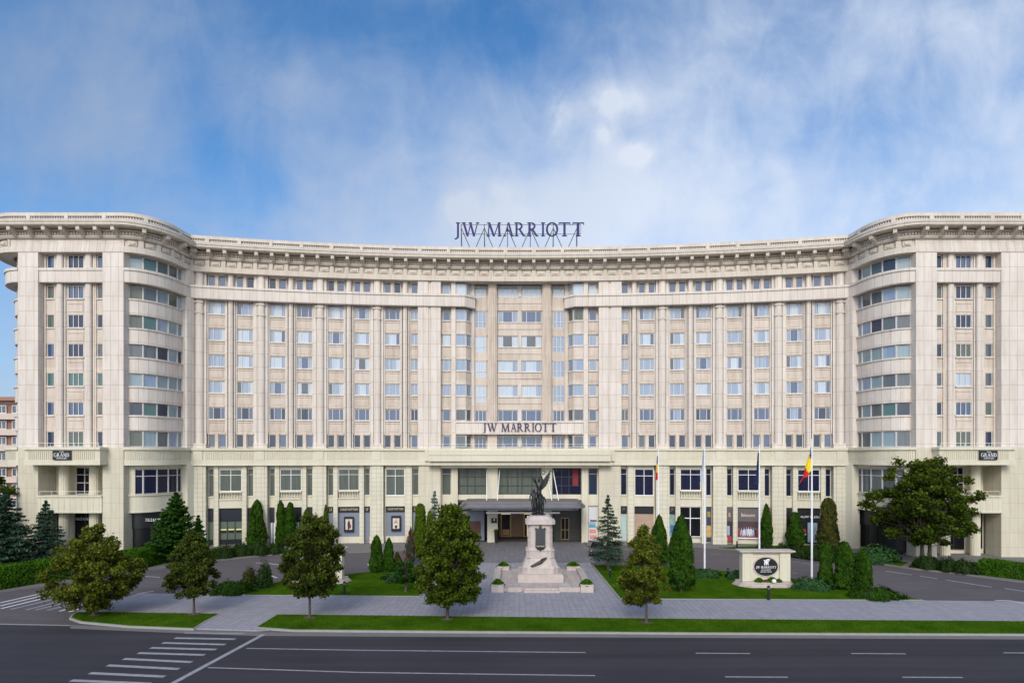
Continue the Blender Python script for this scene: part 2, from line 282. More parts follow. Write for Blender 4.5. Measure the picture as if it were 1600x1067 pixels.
# ------------------------------------------------------------------ mesh helpers
WL = {}
def wloc(o): return WL.get(o.name, Vector((0, 0, 0)))
def props(o, label=None, cat=None, group=None, kind=None):
    if label: o['label'] = label
    if cat: o['category'] = cat
    if group: o['group'] = group
    if kind: o['kind'] = kind
    return o
def empty(name, loc, label, cat, group=None, rz=0):
    o = bpy.data.objects.new(name, None); COL.objects.link(o); o.location = loc; o.rotation_euler = (0, 0, rz)
    o.empty_display_size = 0.3
    WL[o.name] = Vector(loc)
    return props(o, label, cat, group)
class MB:
    def __init__(s): s.v = []; s.f = []; s.m = []; s.uv = []
    def face(s, pts, m=0, uv=None):
        i = len(s.v); s.v += [tuple(p) for p in pts]; s.f.append(tuple(range(i, i+len(pts)))); s.m.append(m); s.uv.append(uv)
    def box(s, x0, x1, y0, y1, z0, z1, m=0):
        a = [(x0,y0),(x1,y0),(x1,y1),(x0,y1)]; s.prism(a, z0, z1, m)
    def prism(s, pts, z0, z1, m=0, mtop=None, us=None):
        n = len(pts); area = sum(pts[i][0]*pts[(i+1)%n][1]-pts[(i+1)%n][0]*pts[i][1] for i in range(n))
        if area < 0:
            pts = pts[::-1]; us = us[::-1] if us else None
        if us is None:
            us = [0.0]
            for i in range(n): us.append(us[-1]+math.dist(pts[i], pts[(i+1)%n]))
            ulist = [(us[i], us[i+1]) for i in range(n)]
        else: ulist = [(us[i], us[(i+1)%n]) for i in range(n)]
        for i in range(n):
            p, q = pts[i], pts[(i+1)%n]; ua, ub = ulist[i]
            s.face([(p[0],p[1],z0),(q[0],q[1],z0),(q[0],q[1],z1),(p[0],p[1],z1)], m, [(ua,z0),(ub,z0),(ub,z1),(ua,z1)])
        mt = m if mtop is None else mtop
        s.face([(p[0],p[1],z1) for p in pts], mt, [(p[0],p[1]) for p in pts])
        s.face([(p[0],p[1],z0) for p in pts[::-1]], m, [(p[0],p[1]) for p in pts[::-1]])
    def xprism(s, pts, y0, y1, m=0):      # pts in (x,z), extruded along y (y0 = front)
        n = len(pts); area = sum(pts[i][0]*pts[(i+1)%n][1]-pts[(i+1)%n][0]*pts[i][1] for i in range(n))
        if area < 0: pts = pts[::-1]
        s.face([(p[0], y0, p[1]) for p in pts], m); s.face([(p[0], y1, p[1]) for p in pts[::-1]], m)
        for i in range(n):
            p, q = pts[i], pts[(i+1)%n]
            s.face([(q[0],y0,q[1]),(p[0],y0,p[1]),(p[0],y1,p[1]),(q[0],y1,q[1])], m)
    def tube(s, a, b, r0, r1=None, n=8, m=0, cap=True):
        r1 = r0 if r1 is None else r1; a = Vector(a); b = Vector(b); d = (b-a)
        if d.length < 1e-6: return
        d.normalize(); x = d.orthogonal().normalized(); y = d.cross(x)
        A = [a+(x*math.cos(6.28318*k/n)+y*math.sin(6.28318*k/n))*r0 for k in range(n)]
        B = [b+(x*math.cos(6.28318*k/n)+y*math.sin(6.28318*k/n))*r1 for k in range(n)]
        for k in range(n): s.face([A[k], A[(k+1)%n], B[(k+1)%n], B[k]], m)
        if cap: s.face(A[::-1], m); s.face(B, m)
    def lathe(s, prof, c=(0,0,0), n=16, m=0):
        for (r0,z0),(r1,z1) in zip(prof[:-1], prof[1:]):
            for k in range(n):
                a0 = 6.28318*k/n; a1 = 6.28318*(k+1)/n
                q = [(c[0]+r*math.cos(a), c[1]+r*math.sin(a), c[2]+z) for r, a, z in ((r0,a0,z0),(r0,a1,z0),(r1,a1,z1),(r1,a0,z1))]
                if r0 < 1e-5: q = q[1:]
                elif r1 < 1e-5: q = q[:3]
                s.face(q, m)
    def ball(s, c, rx, ry, rz, m=0, n=12, k=7):
        for j in range(k):
            t0 = math.pi*j/k; t1 = math.pi*(j+1)/k
            for i in range(n):
                p0 = 2*math.pi*i/n; p1 = 2*math.pi*(i+1)/n
                q = [(c[0]+rx*math.sin(t)*math.cos(p), c[1]+ry*math.sin(t)*math.sin(p), c[2]+rz*math.cos(t)) for t, p in ((t0,p0),(t1,p0),(t1,p1),(t0,p1))]
                if j == 0: q = [q[0], q[1], q[2]]
                if j == k-1: q = [q[0], q[1], q[3]]
                s.face(q, m)
    def build(s, name, mats, parent=None, origin=None, smooth=False, label=None, cat=None, group=None, kind=None):
        if not s.f: return None
        if not isinstance(mats, (list, tuple)): mats = [mats]
        V = np.array(s.v, float)
        if origin is None:
            lo, hi = V.min(0), V.max(0); origin = ((lo[0]+hi[0])/2, (lo[1]+hi[1])/2, lo[2])
        origin = Vector(origin); V = V-np.array(origin)
        me = bpy.data.meshes.new(name); me.from_pydata(V.tolist(), [], s.f)
        ul = me.uv_layers.new(name='UVMap'); co = []
        for f, uv in zip(s.f, s.uv):
            if uv is None:
                p = [Vector(s.v[i]) for i in f]; nrm = (p[1]-p[0]).cross(p[2]-p[0])
                if nrm.length > 0: nrm.normalize()
                if abs(nrm.z) > 0.7: uv = [(a.x, a.y) for a in p]
                else:
                    tt = Vector((-nrm.y, nrm.x, 0)); tt = tt.normalized() if tt.length > 1e-6 else Vector((1,0,0))
                    uv = [(a.dot(tt), a.z) for a in p]
            for q in uv: co += [q[0], q[1]]
        ul.data.foreach_set('uv', co)
        for m_ in mats: me.materials.append(m_)
        me.polygons.foreach_set('material_index', s.m)
        if smooth: me.polygons.foreach_set('use_smooth', [True]*len(s.f))
        me.update()
        o = bpy.data.objects.new(name, me); COL.objects.link(o)
        if parent:
            o.parent = parent; o.location = origin-wloc(parent)
        else: o.location = origin
        WL[o.name] = origin
        props(o, label, cat, group, kind)
        return o
def copy_tree(src, name=None, parent=None):
    c = src.copy(); COL.objects.link(c)
    if parent: c.parent = parent
    for ch in src.children: copy_tree(ch, None, c)
    return c
def G(px, py, z=0.0):
    d = 900.0*(CAMH-z)/(py-711.0)
    return ((px-812.0)*d/900.0, d)
def catmull(pts, n=6):
    out_ = []
    for i in range(len(pts)-1):
        p0 = pts[max(0,i-1)]; p1 = pts[i]; p2 = pts[i+1]; p3 = pts[min(len(pts)-1,i+2)]
        for k in range(n):
            t = k/n
            out_.append(tuple(0.5*((2*b)+(-a+c)*t+(2*a-5*b+4*c-d)*t*t+(-a+3*b-3*c+d)*t**3) for a,b,c,d in zip(p0,p1,p2,p3)))
    out_.append(pts[-1]); return out_

# ------------------------------------------------------------------ facade paths
DC, RR = 76.1, 195.0
class Arc:
    def pos(s, u, n): a = u/RR; r = RR-n; return (r*math.sin(a), DC-RR+r*math.cos(a))
    step = 1.2
class Poly:
    def __init__(s, pts, sx=1):
        s.p = [Vector(q) for q in pts]; s.sx = sx; s.c = [0.0]
        for a, b in zip(s.p[:-1], s.p[1:]): s.c.append(s.c[-1]+(b-a).length)
        s.L = s.c[-1]; s.step = 0.35
        t = [(b-a).normalized() for a, b in zip(s.p[:-1], s.p[1:])]
        s.t = [t[0]]+[(a+b).normalized() for a, b in zip(t[:-1], t[1:])]+[t[-1]]
    def pos(s, u, n):
        u = min(max(u, 0), s.L-1e-6)
        i = 0
        while s.c[i+1] < u: i += 1
        k = (u-s.c[i])/(s.c[i+1]-s.c[i]); p = s.p[i].lerp(s.p[i+1], k); t = s.t[i].lerp(s.t[i+1], k).normalized()
        q = p+Vector((t.y, -t.x))*n
        return (q.x*s.sx, q.y)
    def find(s, fn):
        for i in range(len(s.p)):
            if fn(s.p[i]): return s.c[i]
def ell(cx, cy, a, b, a0, a1, n=14):
    return [(cx+a*math.cos(R_(a0+(a1-a0)*k/n)), cy+b*math.sin(R_(a0+(a1-a0)*k/n))) for k in range(n+1)]
PIER_Y = 64.4; IN0, IN1, OUT0, OUT1 = 44.3, 46.65, 53.85, 56.1
def mkA(dx): return [(40.38, 71.25), (40.62, 69.9)] + ell(44.3, 69.0, 3.6, 4.6, 180, 270) + [(46, 64.4), (48, 64.4), (50, 64.4), (52, 64.4), (54, 64.4)] + ell(56.1+dx, 69.2, 3.9, 4.8, 270, 360) + [(60.2+dx, 74), (60.6+dx, 90)]
ptsB = [(41.35, 71.3)] + ell(44.3, 70.2, 2.9, 4.8, 180, 270) + [(44.4, 65.4)]
def mkC(dx): return [(56.0+dx, 65.4)] + ell(56.1+dx, 70.2, 2.95, 4.8, 270, 360) + [(59.3+dx, 76), (59.6+dx, 90)]
arc = Arc()
def sweep(mb, path, u0, u1, prof, m=0, step=None, caps=True):
    """closed (n,z) profile swept along a facade path"""
    if u1 < u0: u0, u1 = u1, u0
    k = max(1, int(math.ceil((u1-u0)/(step or path.step)))); us = [u0+(u1-u0)*i/k for i in range(k+1)]
    flip = getattr(path, 'sx', 1) < 0
    ar = sum(prof[i][0]*prof[(i+1)%len(prof)][1]-prof[(i+1)%len(prof)][0]*prof[i][1] for i in range(len(prof)))
    if ar < 0: prof = prof[::-1]
    q = len(prof)
    for a, b in zip(us[:-1], us[1:]):
        for i in range(q):
            (n0, z0), (n1, z1) = prof[i], prof[(i+1)%q]
            pts = [path.pos(a,n0)+(z0,), path.pos(b,n0)+(z0,), path.pos(b,n1)+(z1,), path.pos(a,n1)+(z1,)]
            vz = abs(z1-z0) > 1e-4
            uv = [(a,z0),(b,z0),(b,z1),(a,z1)] if vz else [(a,z0+n0),(b,z0+n0),(b,z0+n1),(a,z0+n1)]
            if flip: pts = pts[::-1]; uv = uv[::-1]
            mb.face(pts, m, uv)
    if caps:
        A = [path.pos(us[0],n)+(z,) for n, z in prof]; B = [path.pos(us[-1],n)+(z,) for n, z in prof]
        mb.face(A[::-1] if not flip else A, m, None); mb.face(B if not flip else B[::-1], m, None)
def cb(mb, path, u0, u1, n0, n1, z0, z1, m=0, step=None): sweep(mb, path, u0, u1, [(n0,z0),(n1,z0),(n1,z1),(n0,z1)], m, step)
def vp(mb, path, un, z0, z1, m=0):  # vertical prism from (u,n) outline
    mb.prism([path.pos(u, n) for u, n in un], z0, z1, m)
def halfround(c, r, d, n0=-0.2, k=8):
    return [(c-r, n0)]+[(c-r*math.cos(math.pi*i/k), d*0.45+d*0.55*math.sin(math.pi*i/k)) for i in range(k+1)]+[(c+r, n0)]
def fluted(mb, path, uc, nc, r, z0, z1, fl=14, m=0):
    pts = []
    for k in range(fl*4):
        a = 2*math.pi*k/(fl*4); rr = r*(0.86 if k % 4 in (2, 3) else 1.0)
        pts.append(path.pos(uc+rr*math.cos(a), nc+rr*math.sin(a)))
    mb.prism(pts, z0, z1, m)

# ------------------------------------------------------------------ windows
WQ = []      # queue of plain 'window' parts: (area, builder)
def win_mesh(P0, P1, z0, z1, mull=(), trans=(), fw=0.07, d=0.09, fr=None, gl=None, split=()):
    a = Vector(P0); b = Vector(P1)
    if a.x > b.x: a, b = b, a
    W = (b-a).length; t = (b-a)/W; o = Vector((t.y, -t.x))     # outward (towards -y)
    fr = fr or MB(); gl = gl or MB()
    def bx(s0, s1, za, zb, n0, n1, mb, m=0):
        q = [a+t*s0+o*n0, a+t*s1+o*n0, a+t*s1+o*n1, a+t*s0+o*n1]; mb.prism([(p.x, p.y) for p in q], za, zb, m)
    bx(0, fw, z0, z1, -0.02, d, fr); bx(W-fw, W, z0, z1, -0.02, d, fr)
    bx(fw, W-fw, z0, z0+fw, -0.02, d-0.004, fr); bx(fw, W-fw, z1-fw, z1, -0.02, d-0.004, fr)
    for k in mull:
        bx(W*k-fw*0.5, W*k+fw*0.5, z0+fw, z1-fw, -0.02, d-0.008, fr)
    for k in trans:
        zz = z0+(z1-z0)*k; bx(fw, W-fw, zz-fw*0.5, zz+fw*0.5, -0.02, d-0.012, fr)
    off = rng.uniform(0, 300)
    cuts = [0.0]+list(split)+[1.0]
    for i, (k0, k1) in enumerate(zip(cuts[:-1], cuts[1:])):
        A = a+t*W*k0+o*0.01; B = a+t*W*k1+o*0.01; ja, jb = off+W*k0+i*7, off+W*k1+i*7
        gl.face([(A.x,A.y,z0+0.01),(B.x,B.y,z0+0.01),(B.x,B.y,z1-0.01),(A.x,A.y,z1-0.01)], i, [(ja,z0),(jb,z0),(jb,z1),(ja,z1)])
    return fr, gl
def window(root, P0, P1, z0, z1, kind, mull=(), trans=(), name='window', frame='frame', fw=0.07):
    if name == 'window':
        WQ.append((math.dist(P0, P1)*(z1-z0), P0, P1, z0, z1, kind, mull, trans, frame, fw)); return
    fr, gl = win_mesh(P0, P1, z0, z1, mull, trans, fw)
    f = fr.build(name, M[frame], root); gl.build('pane', P[kind], f)
    return f
def flush_windows(root):
    WQ.sort(key=lambda q: -q[0])
    for q in WQ[:100]:
        fr, gl = win_mesh(*q[1:5], q[6], q[7], q[9], split=q[6] if isinstance(q[5], tuple) else ()); f = fr.build('window', M[q[8]], root); gl.build('pane', [P[k] for k in q[5]] if isinstance(q[5], tuple) else P[q[5]], f)
    mb = MB(); keys = list(P)
    for q in WQ[100:]:
        k5 = q[5][0] if isinstance(q[5], tuple) else q[5]
        fr, gl = win_mesh(*q[1:5], q[6], q[7], q[9])
        for src, mi in ((fr, 0), (gl, 1+keys.index(k5))):
            for f, uv in zip(src.f, src.uv): mb.face([src.v[i] for i in f], mi, uv)
    if mb.f: mb.build('window', [M['frame']]+[P[k] for k in keys], root, kind='stuff')
def room(i):
    "what hangs behind the three lights of a room window on row i: drawn, half drawn or open curtains"
    if i == 0: return rng.choice([('blue', 'curt', 'curt'), ('curt', 'blue', 'curt'), ('blue', 'blue', 'blue'), ('curt', 'curt', 'grey'), ('curt', 'curtw', 'curt')])
    if i == 4: return rng.choice([('blue', 'navy', 'blue'), ('blue', 'blue', 'blue'), ('navy', 'blue', 'navy'), ('blue', 'curt', 'blue'), ('grey', 'navy', 'blue')])
    return rng.choice([('curt', 'curtw', 'curt'), ('curt', 'curt', 'curt'), ('curtw', 'curtw', 'curt'), ('curt', 'blue', 'curt'), ('curtw', 'curt', 'curtw'), ('curt', 'curtw', 'blue'), ('grey', 'curt', 'curtw'), ('curt', 'curt', 'curtw'), ('curtw', 'grey', 'curtw')])
def pick(*opts):
    return rng.choices([o[0] for o in opts], [o[1] for o in opts])[0]

# ------------------------------------------------------------------ lettering
def glyph(ch):
    """serif capitals: list of polygons in a 1-high box; returns (polys, width)"""
    T, t, s = 0.165, 0.065, 0.05
    def st(x0, y0, x1, y1, w_): return [(x0-w_/2,y0),(x0+w_/2,y0),(x1+w_/2,y1),(x1-w_/2,y1)]
    def sf(x, y, w_=0.34): return [(x-w_/2,y),(x+w_/2,y),(x+w_/2,y+s),(x-w_/2,y+s)]
    def arc_(cx, cy, rx, ry, a0, a1, w0, w1, k=14):
        o = []; i_ = []
        for j in range(k+1):
            a = R_(a0+(a1-a0)*j/k); ww = w0+(w1-w0)*abs(math.cos(a))
            o.append((cx+rx*math.cos(a), cy+ry*math.sin(a))); i_.append((cx+(rx-ww)*math.cos(a), cy+(ry-ww)*math.sin(a)))
        return [[o[j], o[j+1], i_[j+1], i_[j]] for j in range(k)]
    if ch == 'I': return [st(.17,0,.17,1,T), sf(.17,0), sf(.17,1-s)], .34
    if ch == 'J': return [st(.26,-.02,.26,1,T), sf(.26,1-s,.36), [(.335,-.02),(.185,-.02),(.12,-.13),(-.02,-.17),(-.02,-.24),(.16,-.20),(.29,-.12)]], .42
    if ch == 'T': return [st(.42,0,.42,1,T), sf(.42,0,.36), [(0,1),(.84,1),(.84,.94),(0,.94)], [(0,.94),(.05,.94),(.03,.82),(0,.80)], [(.84,.94),(.79,.94),(.81,.82),(.84,.80)]], .84
    if ch == 'M': return [st(.14,0,.20,1,t+.02), sf(.14,0,.26), st(.20,1,.55,.0,T), st(.57,.0,.92,1,t), st(.98,0,.92,1,T), sf(.98,0,.30), sf(.16,1-s,.22), sf(.96,1-s,.22)], 1.12
    if ch == 'W': return [st(.12,1,.42,0,T), st(.43,0,.66,1,t), st(.62,1,.90,0,T), st(.91,0,1.17,1,t), sf(.12,1-s,.30), sf(.62,1-s,.26), sf(1.17,1-s,.24)], 1.3
    if ch == 'A': return [st(.12,0,.44,1,t), st(.80,0,.46,1,T), sf(.12,0,.26), sf(.80,0,.30), [(.24,.36),(.66,.36),(.64,.42),(.26,.42)]], .95
    if ch == 'R': return [st(.17,0,.17,1,T), sf(.17,0,.32), sf(.12,1-s,.24)]+arc_(.34,.745,.32,.255,-90,90,.05,.15)+[[(.17,1),(.36,1),(.36,.95),(.17,.95)], [(.17,.49),(.36,.49),(.36,.54),(.17,.54)], st(.76,0,.42,.5,T), sf(.80,0,.20)], .92
    if ch == 'O': return arc_(.46,.5,.46,.52,0,360,.055,.15,26), .92
    if ch == 'G': return arc_(.46,.5,.46,.52,45,315,.055,.15,20)+[st(.78,.08,.78,.45,T), sf(.78,.43,.30)], .95
    if ch == 'N': return [st(.14,0,.14,1,t+.01), st(.16,1,.76,0,T), st(.78,0,.78,1,t+.01), sf(.14,0,.26), sf(.78,1-s,.26), sf(.12,1-s,.24)], .92
    if ch == 'D': return [st(.17,0,.17,1,T), [(.17,1),(.40,1),(.40,.95),(.17,.95)], [(.17,0),(.40,0),(.40,.05),(.17,.05)], sf(.12,0,.2), sf(.12,1-s,.2)]+arc_(.38,.5,.48,.5,-90,90,.05,.15), .88
    return [], .35
def serif(mb, items, y0, depth, m=0, h=1.0, zb=0.0):
    """items: (char, x0, x1) ranges; letters stand in the XZ plane facing -Y, each stroke 1.5 mm apart"""
    for ch, xa, xb in items:
        polys, wd = glyph(ch); k = (xb-xa)/wd
        for j, p in enumerate(polys):
            e = 0.0015*(j % 5)
            mb.xprism([(xa+x*k, zb+z*h) for x, z in p], y0-depth-e, y0+0.0, m)
def run(txt, x0, x1):
    ws = [glyph(c)[1]+0.09 for c in txt]; k = (x1-x0)/(sum(ws)-0.09); x = x0; o = []
    for c, w_ in zip(txt, ws): o.append((c, x, x+(w_-0.09)*k)); x += w_*k
    return o
def sans(txt, width, height, mat, parent=None, loc=(0,0,0), rz=0, name='lettering', ext=0.01, **kw):
    cu = bpy.data.curves.new('t', 'FONT'); cu.body = txt; cu.size = 1; cu.extrude = 0.0; cu.align_x = 'CENTER'; cu.align_y = 'BOTTOM'
    to = bpy.data.objects.new('t', cu); COL.objects.link(to); bpy.context.view_layer.update()
    me = bpy.data.meshes.new_from_object(to.evaluated_get(bpy.context.evaluated_depsgraph_get())); bpy.data.objects.remove(to)
    V = np.array([v.co[:] for v in me.vertices]); lo, hi = V.min(0), V.max(0)
    sx = width/(hi[0]-lo[0]); sy = height/(hi[1]-lo[1]); cx = (hi[0]+lo[0])/2
    bm = bmesh.new(); bm.from_mesh(me)
    for v in bm.verts: v.co = Vector(((v.co.x-cx)*sx, 0, (v.co.y-lo[1])*sy))
    r = bmesh.ops.extrude_face_region(bm, geom=bm.faces[:])
    for v in [g for g in r['geom'] if isinstance(g, bmesh.types.BMVert)]: v.co.y -= ext
    bmesh.ops.recalc_face_normals(bm, faces=bm.faces[:])
    m2 = bpy.data.meshes.new(name); bm.to_mesh(m2); bm.free(); bpy.data.meshes.remove(me)
    m2.materials.clear(); m2.materials.append(mat)
    o = bpy.data.objects.new(name, m2); COL.objects.link(o); o.rotation_euler = (0, 0, rz)
    if parent: o.parent = parent; o.location = Vector(loc)-wloc(parent)
    else: o.location = loc
    WL[o.name] = Vector(loc)
    return props(o, **kw)
# ================================================================== THE HOTEL
hotel = empty('hotel_building', (0, 76, 0), 'wide curved cream stone hotel of nine storeys with rounded corner wings behind the forecourt', 'hotel')
TOPS = [30.7, 27.4, 24.1, 20.8, 17.5]; WH = 1.5
MAJ = [18.6, 25.8, 33.0, 40.2]
def build_arc():
    wall = MB(); tr = MB(); crm = MB()
    # core wall slabs behind the windows (front faces at n=-0.2 / -1.05)
    for s in (-1, 1):
        cb(wall, arc, s*8.3, s*40.9, -12, -0.22, 10.2, 36.4); cb(crm, arc, s*10.2, s*40.9, -12, -0.23, 0.0, 10.2)
    cb(wall, arc, -8.3, 8.3, -12, -1.05, 12.0, 36.4); cb(crm, arc, -8.3, 8.3, -12, -0.62, 5.6, 12.0)
    pil = []
    def pilaster(u, z0, z1, big):
        mb = MB()
        if big:
            vp(mb, arc, halfround(u, 0.46, 0.62), z0, z1); cb(mb, arc, u-0.80, u-0.50, -0.2, 0.30, z0, z1, step=2); cb(mb, arc, u+0.50, u+0.80, -0.2, 0.30, z0, z1, step=2)
            if z0 < 20:
                cb(mb, arc, u-0.52, u+0.52, 0.1, 0.70, z1-0.42, z1-0.28); cb(mb, arc, u-0.50, u+0.50, 0.1, 0.67, z1-1.75, z1-1.63)
                cb(mb, arc, u-0.83, u+0.83, 0.0, 0.68, z0, z0+0.55)
        else:
            vp(mb, arc, halfround(u, 0.30, 0.46), z0, z1)
        mb.build('pilaster', M['stone'], hotel)
    for s in (-1, 1):
        for c in MAJ:
            for z0, z1 in ((12.4, 30.85), (32.45, 34.2)): pilaster(s*c, z0, z1, True)
        cols = []          # window column centres, width
        for c0, c1 in ((18.6,25.8),(25.8,33.0),(33.0,40.2)):
            for z0, z1 in ((12.4, 30.85), (32.45, 34.2)): pilaster(s*(c0+3.6), z0, z1, False)
            for d in (1.95, 5.25): cols.append((c0+d, 1.9))
        for z0, z1 in ((12.4, 30.85), (32.45, 34.2)): pilaster(s*15.0, z0, z1, False)
        cols += [(16.65, 1.9), (13.82, 0.95)]
        for uc, w_ in cols:
            h = w_/2
            for e in (-1, 1):       # strips beside each column of windows
                if w_ < 1 and e < 0: continue
                cb(wall, arc, s*(uc+e*(h+0.02)), s*(uc+e*(h+0.16)), -0.2, 0.14, 14.2, 30.9, step=3)
                cb(wall, arc, s*(uc+e*(h+0.20)), s*(uc+e*(h+0.30)), -0.2, 0.26, 12.4, 30.9, step=3)
            for i, zt in enumerate(TOPS):
                z1 = zt-WH; z0 = (TOPS[i+1] if i < 4 else 14.15)
                cb(wall, arc, s*(uc-h), s*(uc+h), -0.2, 0.03, z0, z1-0.12, 1, step=3)
                cb(wall, arc, s*(uc-h-0.03), s*(uc+h+0.03), -0.2, 0.17, z1-0.13, z1, step=3)
                cb(wall, arc, s*(uc-h+0.02), s*(uc+h-0.02), 0.0, 0.10, z1-0.42, z1-0.33, 1, step=3)
                cb(wall, arc, s*(uc-h*0.8), s*(uc+h*0.8), 0.0, 0.075, z0+0.38, z1-0.58, 1, step=3)
                cb(wall, arc, s*(uc-h+0.02), s*(uc+h-0.02), 0.0, 0.09, z0+0.08, z0+0.20, 1, step=3)
                kd = pick(('curt', 5), ('curtw', 3), ('blue', 1)) if 0 < i < 4 else pick(('blue', 5), ('curt', 3), ('curtw', .5)) if i == 0 else pick(('blue', 7), ('navy', 1), ('grey', 1))
                window(hotel, arc.pos(s*(uc-h), -0.12), arc.pos(s*(uc+h), -0.12), z1, zt, room(i) if w_ > 1 else kd, (0.27, 0.73) if w_ > 1 else (0.5,))
            for z0, z1 in ((32.6, 34.05), (12.5, 14.1)):
                if w_ > 1:
                    for e in (-1, 1):
                        window(hotel, arc.pos(s*(uc+e*0.63-0.43), -0.12), arc.pos(s*(uc+e*0.63+0.43), -0.12), z0, z1, pick(('navy', 4), ('blue', 2), ('grey', 2)) if z0 < 20 else pick(('blue', 3), ('navy', 1)))
                    cb(wall, arc, s*(uc-0.19), s*(uc+0.19), -0.2, 0.22, z0-0.1, z1+0.15, 1)
                else: window(hotel, arc.pos(s*(uc-0.45), -0.12), arc.pos(s*(uc+0.45), -0.12), z0, z1, 'blue')
                cb(wall, arc, s*(uc-h-0.1), s*(uc+h+0.1), -0.2, 0.1, z1, z1+0.12, 1)
        # wide double pilaster beside the centre
        for z0, z1 in ((12.35, 30.85), (32.45, 34.2)):
            mb = MB(); cb(mb, arc, s*10.35, s*11.62, -1, 0.75, z0, z1); cb(mb, arc, s*11.95, s*13.3, -0.2, 0.75, z0, z1); cb(mb, arc, s*11.6, s*11.97, -0.2, 0.60, z0, z1)
            mb.build('pilaster', M['stone'], hotel)
        mb = MB(); cb(mb, arc, s*10.35, s*13.2, -0.6, 0.72, 0.0, 12.3); mb.build('podium_pier', M['creamw'], hotel)
        # window A and slim pilaster
        for z0, z1 in ((12.4, 30.85), (32.45, 34.2)):
            mb = MB(); cb(mb, arc, s*8.42, s*9.0, -1, 0.42, z0, z1); mb.build('pilaster', M['stone'], hotel)
        for i, zt in enumerate(TOPS+[34.05, 14.1]):
            z1 = zt-WH
            window(hotel, arc.pos(s*9.14, -0.14), arc.pos(s*10.12, -0.14), z1, zt, pick(('curt', 3), ('blue', 2), ('curtw', 1)) if i not in (4, 6) else 'blue')
            if i < 5:
                z0 = TOPS[i+1] if i < 4 else 14.15
                cb(wall, arc, s*9.0, s*10.33, -0.25, 0.03, z0, z1-0.12, 1); cb(wall, arc, s*9.0, s*10.33, -0.25, 0.16, z1-0.13, z1)
                cb(wall, arc, s*9.2, s*10.1, 0.0, 0.08, z0+0.4, z1-0.55, 1)
        # splayed bays beside the recess
        plan = [(8.41, -1.04), (8.41, 0.20), (7.08, 0.20), (6.42, -0.72), (6.42, -1.04)]
        def bay(g, z0, z1, m=0):
            pp = [(8.41, -1.04), (8.41, 0.20+g), (7.08-g*.4, 0.20+g), (6.42-g, -0.72), (6.42-g, -1.04)]
            vp(wall, arc, [(s*u, n) for u, n in pp], z0, z1, m)
        for i, zt in enumerate(TOPS):
            z1 = zt-WH; z0 = TOPS[i+1] if i < 4 else 15.95
            bay(0.0, z0, z1-0.14, 1); bay(0.10, z1-0.14, z1); bay(0.08, z0+0.02, z0+0.16)
        for i, zt in enumerate(TOPS+[34.05, 14.1]):
            z1 = zt-WH; mull = ()
            fr, gl = win_mesh(arc.pos(s*7.12, 0.12), arc.pos(s*8.40, 0.12), z1, zt, () if i else (), (), 0.06)
            win_mesh(arc.pos(s*6.50, -0.70), arc.pos(s*7.08, 0.10), z1, zt, (), (), 0.05, fr=fr, gl=gl)
            f = fr.build('bay_window', M['frame'], hotel); gl.build('pane', P[pick(('curt', 4), ('sheer', 1)) if i < 4 else 'grey' if i != 5 else 'curtw'], f)
        mb = MB(); cb(mb, arc, s*5.98, s*6.40, -1.04, -0.55, 12.3, 34.2); mb.build('pilaster', M['stonep'], hotel)
        # tall windows next to the fluted columns
        for i, zt in enumerate(TOPS+[34.05, 14.1]):
            hh = 2.25 if i < 4 else 1.5
            if i == 6: hh = 1.75
            z1 = zt-hh
            window(hotel, arc.pos(s*4.42, -0.98), arc.pos(s*5.95, -0.98), z1, zt, pick(('curt', 4), ('curtw', 2)) if i < 4 else ('curtw' if i == 5 else 'blue'), (0.33, 0.67), (0.35,) if i < 4 else ())
            cb(wall, arc, s*4.2, s*5.98, -1.04, -0.90, (TOPS[i+1]+0.02 if i < 4 else 15.9 if i == 4 else 30.75 if i == 5 else 12.2), z1-0.01, 1)
        c_ = MB(); fluted(c_, arc, s*3.6, -0.55, 0.64, 15.85, 34.2); c_.build('fluted_column', M['stonep'], hotel)
        mb = MB(); cb(mb, arc, s*2.98, s*4.25, -1.04, -0.2, 12.3, 14.2); mb.build('pier', M['stonep'], hotel)
    for i, zt in enumerate(TOPS+[34.05, 14.1]):
        z1 = zt-WH
        for s in (-1, 1):
            kd = pick(('curt', 3), ('curtw', 2)) if i < 4 else ('curtw' if i == 5 else 'blue')
            window(hotel, arc.pos(s*0.24, -0.96), arc.pos(s*2.9, -0.96), z1, zt, room(i) if i < 5 else kd, (0.25, 0.72))
        cb(wall, arc, -0.2, 0.2, -1.04, -0.70, z1, zt+.03)
        if i < 5:
            z0 = TOPS[i+1]+0.02 if i < 4 else 15.9
            cb(wall, arc, -2.96, 2.96, -1.04, -0.78, z0, z1-0.02, 1); i < 4 and cb(wall, arc, -2.9, 2.9, -0.9, -0.70, z0+0.85, z1-0.22, 1); cb(wall, arc, -2.96, 2.96, -1.0, -0.66, z1-0.12, z1)
    cb(wall, arc, -2.96, 2.96, -1.04, -0.75, 30.75, 32.5, 1); cb(wall, arc, -2.96, 2.96, -1.0, -0.68, 31.7, 31.8, 1)
    wall.build('wall', [M['stone'], M['stonep']], hotel); crm.build('podium_wall', M['creamp'], hotel)
    # string bands
    for s in (-1, 1):
        b = MB(); cb(b, arc, s*8.3, s*40.95, -0.2, 0.98, 30.85, 32.17); cb(b, arc, s*8.3, s*40.95, -0.2, 1.10, 32.17, 32.45)
        vp(b, arc, [(s*u, n) for u, n in [(8.3,-1.04),(8.3,.98),(7.2,.98),(5.9,-.15),(5.9,-1.04)]], 30.85, 32.17)
        vp(b, arc, [(s*u, n) for u, n in [(8.3,-1.04),(8.3,1.10),(7.15,1.10),(5.78,-.10),(5.78,-1.04)]], 32.17, 32.45)
        b.build('string_band', M['stone'], hotel)
